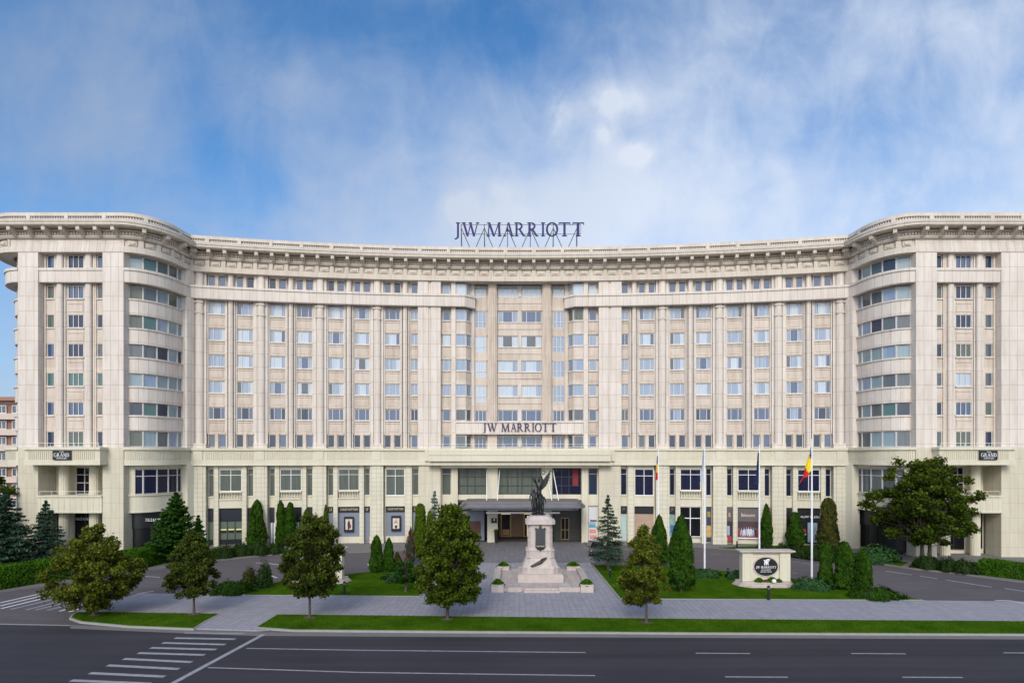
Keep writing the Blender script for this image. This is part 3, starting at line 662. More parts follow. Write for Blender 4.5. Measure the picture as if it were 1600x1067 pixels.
    b = MB(); cb(b, arc, -8.4, 8.4, -1.04, 0.28, 14.45, 15.75); cb(b, arc, -8.5, 8.5, -1.04, 0.40, 15.75, 15.9); cb(b, arc, -8.5, 8.5, -1.04, 0.40, 14.25, 14.45)
    b.build('sign_band', M['stone'], hotel)
def entab(path, u0, u1, off=0.0, frieze=True, plain_=False):
    """entablature: lower band, panelled frieze, dentils, cornice slab, flashing, parapet"""
    def cc_(mb, a0, a1, n0, n1, z0, z1, m=0): cb(mb, path, a0, a1, n0+off, n1+off, z0, z1, m)
    e = MB(); cc_(e, u0, u1, -0.5, 0.98, 34.17, 34.75); cc_(e, u0, u1, -0.5, 0.74 if not plain_ else 0.86, 34.75, 35.66)
    a, b = min(u0, u1), max(u0, u1)
    if not plain_:
        cc_(e, u0, u1, -0.5, 0.97, 34.75, 34.84)
        k = max(1, round((b-a)/1.85)); p = (b-a)/k
        for i in range(k):
            cc_(e, a+p*i-0.24 if i else a, a+p*i+0.24, -0.5, 0.98, 34.84, 35.60)
            cc_(e, a+p*i+0.42, a+p*(i+1)-0.42, -0.5, 0.90, 34.97, 35.50); cc_(e, a+p*i+0.62, a+p*(i+1)-0.62, -0.5, 0.99, 35.10, 35.37)
    e.build('frieze', M['trim'] if not plain_ else M['stone'], hotel)
    c = MB(); P_ = [(-0.5,35.66),(1.05,35.66),(1.20,35.86),(1.20,35.98),(1.05,36.02),(1.05,36.66),(-0.5,36.66)]
    sweep(c, path, u0, u1, [(n+off, z) for n, z in P_])
    n_ = int((b-a)/0.30)
    for i in range(n_): u = a+(b-a)*(i+0.5)/n_; cc_(c, u-0.085, u+0.085, 1.0, 1.22, 36.06, 36.34)
    cc_(c, u0, u1, -0.5, 1.30, 36.40, 36.56)
    S = [(-0.5,36.67),(2.22,36.67),(2.22,36.74),(2.34,36.76),(2.34,37.02),(2.42,37.05),(2.42,37.22),(-0.5,37.26)]
    sweep(c, path, u0, u1, [(n+off, z) for n, z in S])
    c.build('cornice', M['trim'], hotel)
    fl = MB(); sweep(fl, path, u0, u1, [(n+off, z) for n, z in [(0.2,37.20),(2.30,37.24),(2.30,37.33),(1.7,37.42),(1.4,37.62),(0.2,37.62)]]); fl.build('roof_flashing', M['flash'], hotel)
    p = MB(); cc_(p, u0, u1, 0.55, 0.95, 37.60, 37.92); cc_(p, u0, u1, 0.50, 1.02, 38.20, 38.58); cc_(p, u0, u1, 0.66, 0.80, 37.92, 38.20, 1)
    k = max(1, round((b-a)/0.28))
    for i in range(k): u = a+(b-a)*(i+.5)/k; cc_(p, u-0.06, u+0.06, 0.78, 0.90, 37.92, 38.20)
    k = max(1, round((b-a)/3.7))
    for i in range(k): u = a+(b-a)*(i+.5)/k; cc_(p, u-0.22, u+0.22, 0.5, 1.06, 37.62, 38.30)
    p.build('parapet', [M['trim'], M['darkgrille']], hotel)
BRK = []
def bracket_at(path, u, off=0.0):
    m = MB()
    # block with a scrolled tail, in local coords: x width, -y outwards
    pr = [(0.0,35.80),(0.24,35.78),(0.40,35.95),(0.62,36.12),(0.80,36.14),(0.80,36.22),(1.06,36.24),(1.08,36.66),(0.0,36.66)]
    for a, b in ((-0.19, 0.19),):
        f = [(a, -n, z-35.95) for n, z in pr]; g = [(b, -n, z-35.95) for n, z in pr]
        m.face(f[::-1]); m.face(g)
        for i in range(len(pr)): j = (i+1) % len(pr); m.face([f[i], f[j], g[j], g[i]])
    if not BRK:
        o = m.build('bracket', M['trim'], hotel, origin=(0,0,0)); BRK.append(o)
    else:
        o = BRK[0].copy(); COL.objects.link(o)
    p = Vector(path.pos(u, 1.04+off)); q = Vector(path.pos(u, 2.04+off)); d = q-p
    o.location = Vector((p.x, p.y, 35.95))-wloc(hotel); o.rotation_euler = (0, 0, math.atan2(d.x, -d.y))
build_arc()
entab(arc, -40.95, 40.95)
for i in range(-22, 23): bracket_at(arc, i*1.84)

# ---------------------------------------------------------------- wings
def shop_dark(mb, path, u0, u1, n, z0, z1): cb(mb, path, u0, u1, n-0.1, n, z0, z1)
for sx in (-1, 1):
    DX = 0.9 if sx > 0 else 0.0; A = Poly(mkA(DX), sx); B = Poly(ptsB, sx); C_ = Poly(mkC(DX), sx)
    uS = A.find(lambda p: p.x >= 44.29); u0_, u1_ = A.find(lambda p: p.x >= 45.99), 0
    UX = lambda x: uS+(x-44.3)        # arclength on the straight front at x
    uE = UX(56.1+DX)
    wl = MB(); cr = MB()
    def fx(x): return (x*sx)
    # solid core behind everything (plan polygon)
    coreB = [B.pos(B.c[i], -0.34) for i in range(len(B.p)-1)]; coreC = [C_.pos(C_.c[i], -0.34) for i in range(1, len(C_.p))]
    core = coreB+[(sx*44.4, 65.45)]+[(sx*(56.0+DX), 65.45)]+coreC+[(sx*41.5, 90.0)]
    wl.prism(core, 12.0, 36.6); cr.prism(coreB+[(sx*44.4, 65.5), (sx*46.6, 65.5), (sx*46.6, 67.35), (sx*53.9, 67.35), (sx*53.9, 65.5), (sx*(56.0+DX), 65.5)]+coreC+[(sx*41.5, 90.0)], 5.0, 12.0)
    low = [(sx*41.5, 71.6), (sx*43.5, 68.6), (sx*45, 67.4), (sx*56, 67.4), (sx*59.0, 71), (sx*59.3, 90), (sx*41.5, 90)]
    cr.prism(low, 0.0, 5.0)
    # corner pier by the curved range
    pz = MB(); pz.prism([(sx*40.62, 70.35), (sx*41.5, 70.35), (sx*41.6, 73), (sx*40.3, 73), (sx*40.3, 71.2)], 12.2, 34.4); pz.build('corner_pier', M['stone'], hotel)
    pz = MB(); pz.prism([(sx*40.55, 70.3), (sx*41.5, 70.3), (sx*41.6, 73), (sx*40.3, 73), (sx*40.2, 71.2)], 0.0, 10.4); pz.build('corner_pier', M['creamp'], hotel)
    # piers of the front
    for xa, xb in ((44.3, 46.65), (53.85, 56.1+DX)):
        for z0, z1, mt in ((12.3, 34.2, 'stone'), (0.0, 12.3, 'creamw')):
            mb = MB(); mb.box(min(fx(xa), fx(xb)), max(fx(xa), fx(xb)), PIER_Y, 66.6, z0, z1); mb.build('front_pier', M[mt], hotel)
    # recess of the upper floors
    def col(xc, r, z0, z1, name='pilaster'):
        mb = MB(); n = 8
        pts = [(fx(xc)-r, 65.45)]+[(fx(xc)-r*math.cos(math.pi*i/n), 65.0-0.25*math.sin(math.pi*i/n)) for i in range(n+1)]+[(fx(xc)+r, 65.45)]
        mb.prism(pts, z0, z1); 
        for e in (-1, 1): mb.box(fx(xc)+e*(r+0.14)-0.07, fx(xc)+e*(r+0.14)+0.07, 65.08, 65.45, z0, z1); mb.box(fx(xc)+e*(r+0.31)-0.06, fx(xc)+e*(r+0.31)+0.06, 65.2, 65.45, z0, z1)
        mb.build(name, M['stone'], hotel)
    XC = 50.25
    for z0, z1 in ((12.3, 30.85), (32.45, 34.2)):
        for e in (-1, 1): col(XC+e*1.62, 0.33, z0, z1)
    spec = [(XC, 1.80, (0.33, 0.66)), (XC-2.85, 0.85, ()), (XC+2.85, 0.85, ())]
    for xc, w_, mul in spec:
        for i, zt in enumerate(TOPS+[34.1, 14.2]):
            z1 = zt-WH if i != 6 else 12.45
            kd = pick(('grey', 4), ('blue', 1.5), ('navy', 2), ('sheer', 2), ('curt', .6)); 
            if i == 3: kd = 'teal' if sx < 0 else 'curtw' if w_ > 1 else 'grey'
            window(hotel, (fx(xc)-w_/2, 65.32), (fx(xc)+w_/2, 65.32), z1, zt, kd, mul)
            if i < 5:
                z0 = TOPS[i+1] if i < 4 else 14.2
                h = w_/2+0.02
                wl.box(fx(xc)-h, fx(xc)+h, 65.18, 65.45, z0, z1-0.12, 1); wl.box(fx(xc)-h-.06, fx(xc)+h+.06, 65.05, 65.45, z1-0.13, z1)
                if w_ > 1: wl.box(fx(xc)-h+.05, fx(xc)+h-.05, 65.12, 65.3, z1-.62, z1-.50, 1); wl.box(fx(xc)-h+.05, fx(xc)+h-.05, 65.13, 65.3, z0+.3, z1-.75, 1)
        if w_ < 1:
            for e in (-1, 1): wl.box(fx(xc)+e*(w_/2+.16)-.11, fx(xc)+e*(w_/2+.16)+.11, 65.12, 65.45, 12.3, 34.2, 1)
    b = MB(); b.box(min(fx(46.65), fx(53.85)), max(fx(46.65), fx(53.85)), PIER_Y+.12, 66, 30.85, 32.17); b.box(min(fx(46.65), fx(53.85)), max(fx(46.65), fx(53.85)), PIER_Y+.03, 66, 32.17, 32.45)
    b.build('string_band', M['stone'], hotel)
    # entablature on wing: plain lintel over the straight front, panels on the rounds
    entab(A, 0.0, uS, off=-0.95); A2 = Poly(mkA(DX+0.9), sx); e0 = uS+(56.1+DX+0.9-44.3); entab(A2, e0, min(A2.L-0.1, e0+19), off=-0.95)
    entab(A2, uS, e0, off=-0.93, plain_=True)
    for i in range(4): bracket_at(A, 0.9+(uS-0.9)*i/4.0, -0.95)
    for i in range(7): bracket_at(A2, uS+(e0-uS)*(i+.25)/6.7, -0.93)
    for i in range(3): bracket_at(A2, e0+1.5+1.9*i, -0.95)
    # rounded bays: bands, spandrels, ribbon windows
    for (pa, ua, ub, Q, qa, qb) in ((A, 0.0, uS-0.02, B, 0.35, B.L-0.05), (A, uE+0.02, uE+17, C_, 0.1, C_.L-2)):
        b = MB(); cb(b, pa, ua, ub, -1.2, -0.06, 30.85, 32.17); cb(b, pa, ua, ub, -1.2, 0.06, 32.17, 32.45); b.build('string_band', M['stone'], hotel)
        for z0, z1 in [(TOPS[i+1]+0.0, TOPS[i]-WH) for i in range(4)]+[(14.3, TOPS[4]-WH)]:
            s_ = MB(); cb(s_, Q, qa, qb, -0.3, 0.22, z0, z1-0.14); cb(s_, Q, qa, qb, -0.3, 0.34, z1-0.15, z1); s_.build('spandrel', M['stone'], hotel)
        # podium band with ribs
        pb = MB(); cb(pb, pa, ua, ub, -1.2, -0.05, 10.35, 10.95); cb(pb, pa, ua, ub, -1.2, -0.12, 10.95, 12.1); cb(pb, pa, ua, ub, -1.2, 0.10, 12.1, 12.42); cb(pb, pa, ua, ub, -1.2, -0.06, 11.98, 12.1)
        k = int((ub-ua-0.5)/0.21)
        for i in range(k): u = ua+0.5+0.21*i; cb(pb, pa, u-0.055, u+0.055, -0.2, -0.06, 11.0, 11.95, step=1)
        pb.build('podium_band', M['creamp'], hotel)
        # podium floor: ribbon of tall windows and a spandrel, shopfront below
        s_ = MB(); cb(s_, Q, qa, qb, -0.4, 0.10, 4.95, 6.85); cb(s_, Q, qa, qb, -0.4, 0.24, 6.85, 7.0); cb(s_, Q, qa, qb, -0.4, 0.18, 4.95, 5.10); cb(s_, Q, qa, qb, -0.4, 0.12, 9.95, 10.36)
        for e in (qa+.3, qb-.35): cb(s_, Q, e-.3, e+.3, -0.4, 0.08, 7.0, 9.96)
        s_.build('podium_spandrel', M['creamp'], hotel)
        inner = Q is B
        # split ribbon at fixed stations
        st = [0.30+(Q.L-0.35)*k/5 for k in range(6)] if inner else [0.1, 1.3, 2.5, 3.8, 5.2, 6.8, 8.4]
        rows = [(zt-WH, zt, 'bay_window') for zt in TOPS]+[(32.5, 34.1, 'bay_window'), (12.45, 14.25, 'bay_window'), (7.05, 9.9, 'tall_bay_window')]
        for z0, z1, nm in rows:
            fr = MB(); gls = []
            for a_, b_ in zip(st[:-1], st[1:]):
                fr, gl = win_mesh(Q.pos(a_, 0.0), Q.pos(b_, 0.0), z0, z1, (), (0.72,) if nm[0] == 't' else (), 0.06, fr=fr, gl=None)
                gls.append(gl)
            f = fr.build(nm, M['frame'], hotel)
            for gl in gls:
                kd = pick(('pale_refl', 3.5), ('grey', 2), ('blue', .7), ('curt', 1.3), ('teal', .8), ('curtw', .4), ('sheer', .6), ('navy', .5)) if z0 > 12 else ('violet' if sx < 0 else 'grey')
                gl.build('pane', P[kd], f)
        if inner:
            sp = MB(); cb(sp, Q, 0.5, Q.L-0.1, -0.75, -0.55, 0.35, 4.95); sp.build('shop_front', M['black'], hotel)
            sp = MB(); cb(sp, Q, 0.45, Q.L-0.12, -0.54, -0.40, 3.1, 4.95); sp.build('shop_fascia', plain('fascia_black', (0.02, 0.02, 0.024), 0.4), hotel) if sx < 0 else sp.build('shop_fascia', bpy.data.materials['fascia_black'], hotel)
            fl_ = MB()
            for u in (1.9, 3.4, 4.9): cb(fl_, Q, u-0.03, u+0.03, -0.55, -0.45, 0.4, 3.1)
            fl_.build('shop_mullion', M['framed'], hotel)
    # recess of the podium: balcony boxes, columns, doors
    bx0, bx1 = min(fx(46.05), fx(54.45)), max(fx(46.05), fx(54.45))
    b = MB(); b.box(bx0, bx1, 63.2, 66.2, 10.42, 10.95); b.box(bx0+.08, bx1-.08, 63.3, 66.2, 10.95, 12.1); b.box(bx0-.06, bx1+.06, 63.1, 66.2, 12.1, 12.4)
    b.box(bx0+.1, bx1-.1, 63.24, 64, 11.98, 12.1)
    k = int((bx1-bx0-1.0)/0.21)
    for i in range(k): x = bx0+.5+.21*i; b.box(x-.055, x+.055, 63.235, 63.4, 11.02, 11.94)
    b.build('balcony', M['creamp'], hotel)
    def railing(x0, x1, y, z, h=0.42, mt='pole'):
        r = MB(); r.tube((x0, y, z+h), (x1, y, z+h), 0.022, n=5); k = int((x1-x0)/1.3)
        for i in range(k+1): x = x0+(x1-x0)*i/k; r.tube((x, y, z), (x, y, z+h), 0.018, n=5)
        r.build('railing', M[mt], hotel)
    railing(bx0+.2, bx1-.2, 63.3, 12.4)
    rx0, rx1 = min(fx(46.65), fx(53.85)), max(fx(46.65), fx(53.85))
    b = MB(); b.box(rx0, rx1, 64.25, 66.5, 5.05, 5.2); b.box(rx0+.03, rx1-.03, 64.33, 66.5, 5.2, 6.82); b.box(rx0, rx1, 64.2, 66.5, 6.82, 7.0)
    for i in range(11): x = rx0+.35+i*.65; b.box(x-.04, x+.04, 64.30, 64.4, 5.25, 6.78)
    b.build('balcony', M['creamp'], hotel)
    railing(rx0+.15, rx1-.15, 64.4, 7.0, 0.45)
    rc = MB(); rc.box(rx0, rx1, 66.9, 67.3, 0.0, 5.1); rc.box(rx0, rx1, 66.9, 67.6, 7.0, 10.42); rc.box(rx0, rx1, 66.2, 67.0, 10.15, 10.42); rc.build('recess_wall', M['creamp'], hotel)
    for e in (-1, 1):
        c_ = MB(); xc = fx(XC)+e*1.72
        pts = [(xc+0.52*(1.0 if k % 4 < 2 else 0.94)*math.cos(2*math.pi*k/64), 65.75+0.5*(1.0 if k % 4 < 2 else 0.94)*math.sin(2*math.pi*k/64)) for k in range(64)]
        c_.prism(pts, 7.0, 10.4); c_.prism(pts, 0.1, 5.06); c_.build('fluted_column', M['creamp'], hotel)
    f, g = win_mesh((fx(XC)-1.2, 66.85), (fx(XC)+1.2, 66.85), 7.0, 10.1, (0.42, 0.72), (0.72, 0.42)); fo = f.build('balcony_door', M['frame'], hotel); g.build('pane', P['black'], fo)
    for e in (-1, 1):
        f, g = win_mesh((fx(XC)+e*2.7-.35, 66.85), (fx(XC)+e*2.7+.35, 66.85), 7.0, 10.1, (), (0.72,)); fo = f.build('tall_window', M['frame'], hotel); g.build('pane', P['navy'], fo)
        f, g = win_mesh((fx(XC)+e*2.75-.6, 66.8), (fx(XC)+e*2.75+.6, 66.8), 0.7, 5.0, (), ()); fo = f.build('shop_window', M['framed'], hotel); g.build('pane', P['black'], fo)
    f, g = win_mesh((fx(XC)-1.25, 66.8), (fx(XC)+1.25, 66.8), 0.6, 5.0, (0.5,), ()); fo = f.build('shop_window', M['framed'], hotel); g.build('pane', P['black'], fo)
    wl.build('wing_wall', [M['stone'], M['stonep']], hotel); cr.build('wing_podium_wall', M['creamp'], hotel)
# roof
rf = MB(); rf.prism([arc.pos(u, 0.4) for u in range(-40, 41, 2)]+[(60, 90), (-60, 90)], 36.5, 37.3)
for sx in (-1, 1): rf.box(min(sx*42, sx*59), max(sx*42, sx*59), 66, 89.5, 36.45, 37.35)
rf.build('roof', M['flash'], hotel)

# ---------------------------------------------------------------- arc podium
def podium():
    pb = MB(); cb(pb, arc, -41, 41, -0.2, 0.92, 10.2, 10.85); cb(pb, arc, -41, 41, -0.2, 0.84, 10.85, 12.05); cb(pb, arc, -41, 41, -0.2, 1.06, 12.1, 12.4); cb(pb, arc, -41, 41, -0.2, 0.93, 12.0, 12.1)
    cb(pb, arc, -41, 41, -0.2, 0.98, 10.2, 10.32)
    for s in (-1, 1):
        for c in MAJ: cb(pb, arc, s*c-0.55, s*c+0.55, 0.5, 0.94, 10.86, 11.98)
        u = 13.5
        while u < 40.0:
            if min(abs(u-c) for c in MAJ) > 0.75: cb(pb, arc, s*u-0.055, s*u+0.055, 0.8, 0.905, 10.95, 11.92, step=2)
            u += 0.21
    pb.build('podium_band', M['creamp'], hotel)
    for s in (-1, 1):
        for i, c in enumerate(MAJ):
            w_ = 0.84
            mb = MB(); cb(mb, arc, s*(c-w_), s*min(c+w_, 40.9), -0.25, 0.70, 0.0, 10.2); cb(mb, arc, s*(c-w_-.05), s*min(c+w_+.05, 40.95), -0.25, 0.76, 0.0, 1.05)
            cb(mb, arc, s*(c-.5), s*(c+.5), 0.6, 0.76, 1.2, 10.2); mb.build('podium_pier', M['cream'], hotel)
        bays = [(c0, False) for c0 in MAJ[:3]]+[(None, True)]
        for bi, (c0, half) in enumerate(bays):
            sp = MB()
            if half: nar = [(13.28, 14.05)]; pr = [(14.12, 15.0)]; wide = (15.06, 17.5); ext = (13.2, 17.8)
            else:
                nar = [(c0+.98, c0+1.62), (c0+5.58, c0+6.22)]; pr = [(c0+1.68, c0+2.22), (c0+4.98, c0+5.52)]; wide = (c0+2.3, c0+4.9); ext = (c0+.8, c0+6.4)
            for a, b in pr: mb = MB(); cb(mb, arc, s*a, s*b, -0.25, 0.46, 0.0, 10.2); mb.build('podium_pier', M['cream'], hotel)
            low_ = 6.95 if not half else 6.25
            dark = s > 0
            for a, b in nar:
                f, g = win_mesh(arc.pos(s*a, -0.1), arc.pos(s*b, -0.1), 6.3, 9.75, (), (0.79,), 0.05); fo = f.build('tall_window', M['frame'], hotel); g.build('pane', P['violet' if dark else 'sheer'], fo)
                cb(sp, arc, s*(a-.08), s*(b+.08), -0.25, 0.10, 4.85, 6.15); cb(sp, arc, s*(a-.08), s*(b+.08), -0.25, 0.20, 6.15, 6.3); cb(sp, arc, s*(a-.08), s*(b+.08), -0.25, 0.06, 9.75, 10.2)
            a, b = wide
            f, g = win_mesh(arc.pos(s*a, 0.14), arc.pos(s*b, 0.14), low_, 9.7, (0.5,), (0.74,), 0.07); fo = f.build('tall_window', M['framew' if dark or bi else 'frame'], hotel); g.build('pane', P['violet' if dark else 'sheer'], fo)
            cb(sp, arc, s*(a-.06), s*(b+.06), -0.25, 0.30, 4.85, 5.85 if not half else 6.1); cb(sp, arc, s*(a-.06), s*(b+.06), -0.25, 0.28, 9.7, 10.2)
            for e in ((a-.06, a), (b, b+.06)): cb(sp, arc, s*e[0], s*e[1], -0.2, 0.30, low_, 9.7)
            if not half:
                bl = MB(); cb(bl, arc, s*a, s*b, 0.18, 0.44, 5.85, 6.02); cb(bl, arc, s*a, s*b, 0.18, 0.46, 6.78, 6.95); pass
                for k in range(8):
                    u = s*(a+(b-a)*(k+.5)/8); p = arc.pos(u, 0.32)
                    bl.lathe([(0.05,0),(0.07,.10),(0.085,.24),(0.045,.42),(0.04,.58),(0.065,.76)], (p[0], p[1], 6.02), 8)
                bl.build('balustrade', M['creamp'], hotel)
            else: cb(sp, arc, s*(a-.06), s*(b+.06), -0.2, 0.36, 6.1, 6.25)
            sp.build('podium_spandrel', M['creamp'], hotel)
podium()
# ---- the centre: slab over the entrance, tall black-framed windows
ce = MB()
cb(ce, arc, -12.35, 12.35, -0.2, 1.35, 10.75, 12.25); cb(ce, arc, -11.75, 11.75, -0.2, 2.3, 10.72, 11.45); cb(ce, arc, -11.80, 11.80, -0.2, 2.36, 11.5, 12.15); cb(ce, arc, -11.7, 11.7, -0.2, 2.26, 11.4, 11.52); cb(ce, arc, -11.95, 11.95, -0.2, 1.9, 10.2, 10.62)
cb(ce, arc, -11.2, 11.2, -0.2, 1.2, 10.6, 10.75); cb(ce, arc, -10.3, 10.3, -0.3, 1.2, 9.85, 10.2)
ce.build('entrance_slab', M['creamp'], hotel)
r = MB()
for s_ in (0.35, 0.75): pts = [arc.pos(-12+i, 2.1)+(12.15+s_,) for i in range(25)]; [r.tube(a, b, 0.02, n=5) for a, b in zip(pts[:-1], pts[1:])]
for i in range(0, 25, 2): p = arc.pos(-12+i, 2.1); r.tube(p+(12.1,), p+(12.9,), 0.02, n=5)
r.build('railing', M['pole'], hotel)
lo = MB()
for s in (-1, 1):
    mb = MB(); cb(mb, arc, s*8.15, s*9.0, -0.65, 0.35, 0.0, 9.9); cb(mb, arc, s*8.3, s*8.48, 0.2, 0.42, 0.0, 9.9); cb(mb, arc, s*8.65, s*8.85, 0.2, 0.42, 0.0, 9.9); mb.build('podium_pier', M['creamp'], hotel)
    mb = MB(); cb(mb, arc, s*2.9, s*4.28, -0.65, 0.05, 0.0, 9.86); mb.build('podium_pier', M['creamp'], hotel)
    f, g = win_mesh(arc.pos(s*9.08, -0.35), arc.pos(s*10.3, -0.35), 6.25, 9.8, (), (0.78,), 0.06); fo = f.build('tall_window', M['frame'], hotel); g.build('pane', P['navy' if s > 0 else 'sheer'], fo)
    lo = MB(); cb(lo, arc, s*9.02, s*10.35, -0.6, -0.05, 4.85, 6.25); lo.build('podium_spandrel', M['creamp'], hotel)
    f, g = win_mesh(arc.pos(s*4.34, -0.4), arc.pos(s*8.1, -0.4), 6.3, 9.8, (0.32, 0.58), (0.33, 0.66), 0.09); fo = f.build('tall_window', M['framed'], hotel); g.build('pane', P['violet' if s > 0 else 'sheer'], fo)
f, g = win_mesh(arc.pos(-2.85, -0.4), arc.pos(2.85, -0.4), 6.3, 9.8, (0.22, 0.45, 0.55, 0.78), (0.33, 0.66), 0.09); fo = f.build('tall_window', M['framed'], hotel); g.build('pane', P['sheer'], fo)
lo = MB(); cb(lo, arc, -8.15, 8.15, -0.6, -0.12, 5.6, 6.3); lo.build('podium_spandrel', M['creamp'], hotel)
rb = MB(); cb(rb, arc, 7.0, 7.75, -0.38, -0.34, 7.45, 9.7); rb.build('red_banner', plain('red_cloth', (0.20, 0.015, 0.02), 0.7), hotel)
# entrance hall under the canopy
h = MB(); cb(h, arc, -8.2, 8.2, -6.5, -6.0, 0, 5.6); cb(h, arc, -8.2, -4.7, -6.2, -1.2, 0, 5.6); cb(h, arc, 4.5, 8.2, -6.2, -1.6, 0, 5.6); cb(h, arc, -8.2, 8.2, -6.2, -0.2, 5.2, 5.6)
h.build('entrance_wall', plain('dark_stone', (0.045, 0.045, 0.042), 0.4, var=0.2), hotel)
def panel(u0, u1, n, z0, z1, mt, name, parent=None, d=0.06):
    mb = MB(); cb(mb, arc, u0, u1, n-d, n, z0, z1); return mb.build(name, M[mt] if isinstance(mt, str) else mt, parent or hotel)
dg = empty('entrance_doors', arc.pos(0.3, -4)+(0,), 'lit bronze-framed glass entrance doors under the canopy behind the monument', 'door')
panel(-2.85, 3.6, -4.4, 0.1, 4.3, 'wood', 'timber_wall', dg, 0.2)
for u0, u1 in ((-2.6, -1.15), (0.5, 2.4)):
    panel(u0, u1, -4.0, 0.15, 3.6, 'bronzeframe', 'door_frame', dg, 0.12); panel(u0+.18, u1-.18, -3.96, 0.3, 3.3, P['black'] if u0 < 0 else P['black'], 'door_leaf', dg)
    panel(u0+.1, u1-.1, -3.92, 3.3, 3.55, 'lit', 'door_transom_light', dg)
panel(-2.35, -1.4, -3.9, 0.4, 1.2, plain('brass_glow', (0.35, 0.2, 0.06), 0.3), 'kick_panel', dg)
panel(1.0, 1.75, -3.9, 0.3, 3.1, 'lit', 'lit_panel', dg); panel(1.8, 2.2, -3.9, 0.3, 2.9, plain('poster_orange', (0.6, 0.25, 0.1), .5), 'poster_panel', dg)
f, g = win_mesh(arc.pos(5.5, -1.5), arc.pos(6.6, -1.5), 0.15, 3.1, (0.5,), (0.45,), 0.09); fo = f.build('side_door', M['bronzeframe'], hotel); g.build('pane', P['black'], fo)
# canopy
cn = empty('entrance_canopy', (0.4, 73, 4.7), 'long grey metal canopy hung over the hotel entrance by white rods', 'canopy')
c_ = MB()
def rr(x0, x1, y0, y1, r=1.0, k=6):
    return [(x0+r-r*math.cos(a), y0+r-r*math.sin(a)) for a in [math.pi/2*i/k for i in range(k+1)]]+[(x1-r+r*math.sin(a), y0+r-r*math.cos(a)) for a in [math.pi/2*i/k for i in range(k+1)]]+[(x1, y1), (x0, y1)]
c_.prism(rr(-7.4, 8.1, 70.0, 76.1), 5.06, 5.36); c_.prism(rr(-7.2, 7.9, 70.25, 76.1), 5.36, 5.55); c_.build('canopy_roof', M['canopy'], cn)
c_ = MB(); c_.prism(rr(-6.9, 7.6, 70.8, 76.05), 5.55, 5.78); c_.build('canopy_top', M['canopyb'], cn)
c_ = MB(); c_.prism(rr(-6.6, 7.3, 70.7, 76), 4.72, 5.06); c_.build('canopy_soffit', M['canopy'], cn)
c_ = MB(); c_.box(-4.2, 5.0, 71.6, 71.9, 4.25, 4.45); c_.build('canopy_beam', M['frame'], cn)
for x0, x1 in ((-4.35, -4.2), (-2.65, -2.85), (3.55, 4.1), (4.4, 4.95)):
    c_ = MB(); c_.tube((x0, 76.2, 9.6), (x1, 73.2, 5.7), 0.06, n=6); c_.build('hanger_rod', M['framew'], cn)

# ---------------------------------------------------------------- ground-floor shops on the curve
def shopbox(u0, u1, n, z0, z1, mt, name='shop_front', d=0.05, parent=None): return panel(u0, u1, n, z0, z1, mt, name, parent, d)
def px(pxx, n=0.1):      # arc station seen at a photo column
    k = (pxx-812)/900; lo_, hi_ = -42, 42
    for _ in range(40):
        m_ = (lo_+hi_)/2; q = arc.pos(m_, n)
        if q[0]/q[1] < k: lo_ = m_
        else: hi_ = m_
    return lo_
def bayx(s, c0): return [s*(c0+.95), s*(c0+1.66), s*(c0+2.25), s*(c0+4.95), s*(c0+5.55), s*(c0+6.25)]
navyf = plain('navy_fascia', (0.012, 0.014, 0.024), 0.4); greenw = plain('green_blind', (0.10, 0.13, 0.09), 0.5); greyf = plain('grey_fascia', (0.11, 0.10, 0.10), 0.5)
# left bay 1: dark fascia, green blinds with lit strips
a = bayx(-1, 33.0)
for u0, u1 in ((a[3], a[2]), (a[1], a[0]), (a[5], a[4])):
    shopbox(u0, u1, 0.02, 3.15, 4.85, navyf, 'shop_fascia'); shopbox(u0, u1, -0.02, 0.9, 3.15, greenw, 'shop_window'); shopbox(u0, u1, 0.02, 0.3, 0.9, navyf, 'shop_plinth')
for k in range(3):
    u = a[3]+(a[2]-a[3])*(k+.5)/3; shopbox(u-.33, u+.33, 0.0, 1.75, 2.2, 'litdim', 'lit_display'); shopbox(u-.33, u+.33, 0.03, 1.72, 2.06, navyf, 'display_shelf')
for k in range(4): u = a[3]+(a[2]-a[3])*k/3; shopbox(u-.03, u+.03, 0.05, 0.9, 3.15, 'framed', 'shop_mullion')
# left bay 2: navy fascia over a grey and white striped screen
a = bayx(-1, 25.8)
for u0, u1 in ((a[3], a[2]), (a[1], a[0]), (a[5], a[4])):
    shopbox(u0, u1, 0.02, 2.9, 4.85, navyf, 'shop_fascia'); mb = MB(); n = int((u1-u0)/0.14)
    for k in range(n): cb(mb, arc, u0+(u1-u0)*k/n, u0+(u1-u0)*(k+1)/n, -0.05, 0.0+0.02*(k % 2), 0.3, 2.9, k % 2)
    mb.build('striped_screen', [M['lvgrey'], M['white']], hotel)
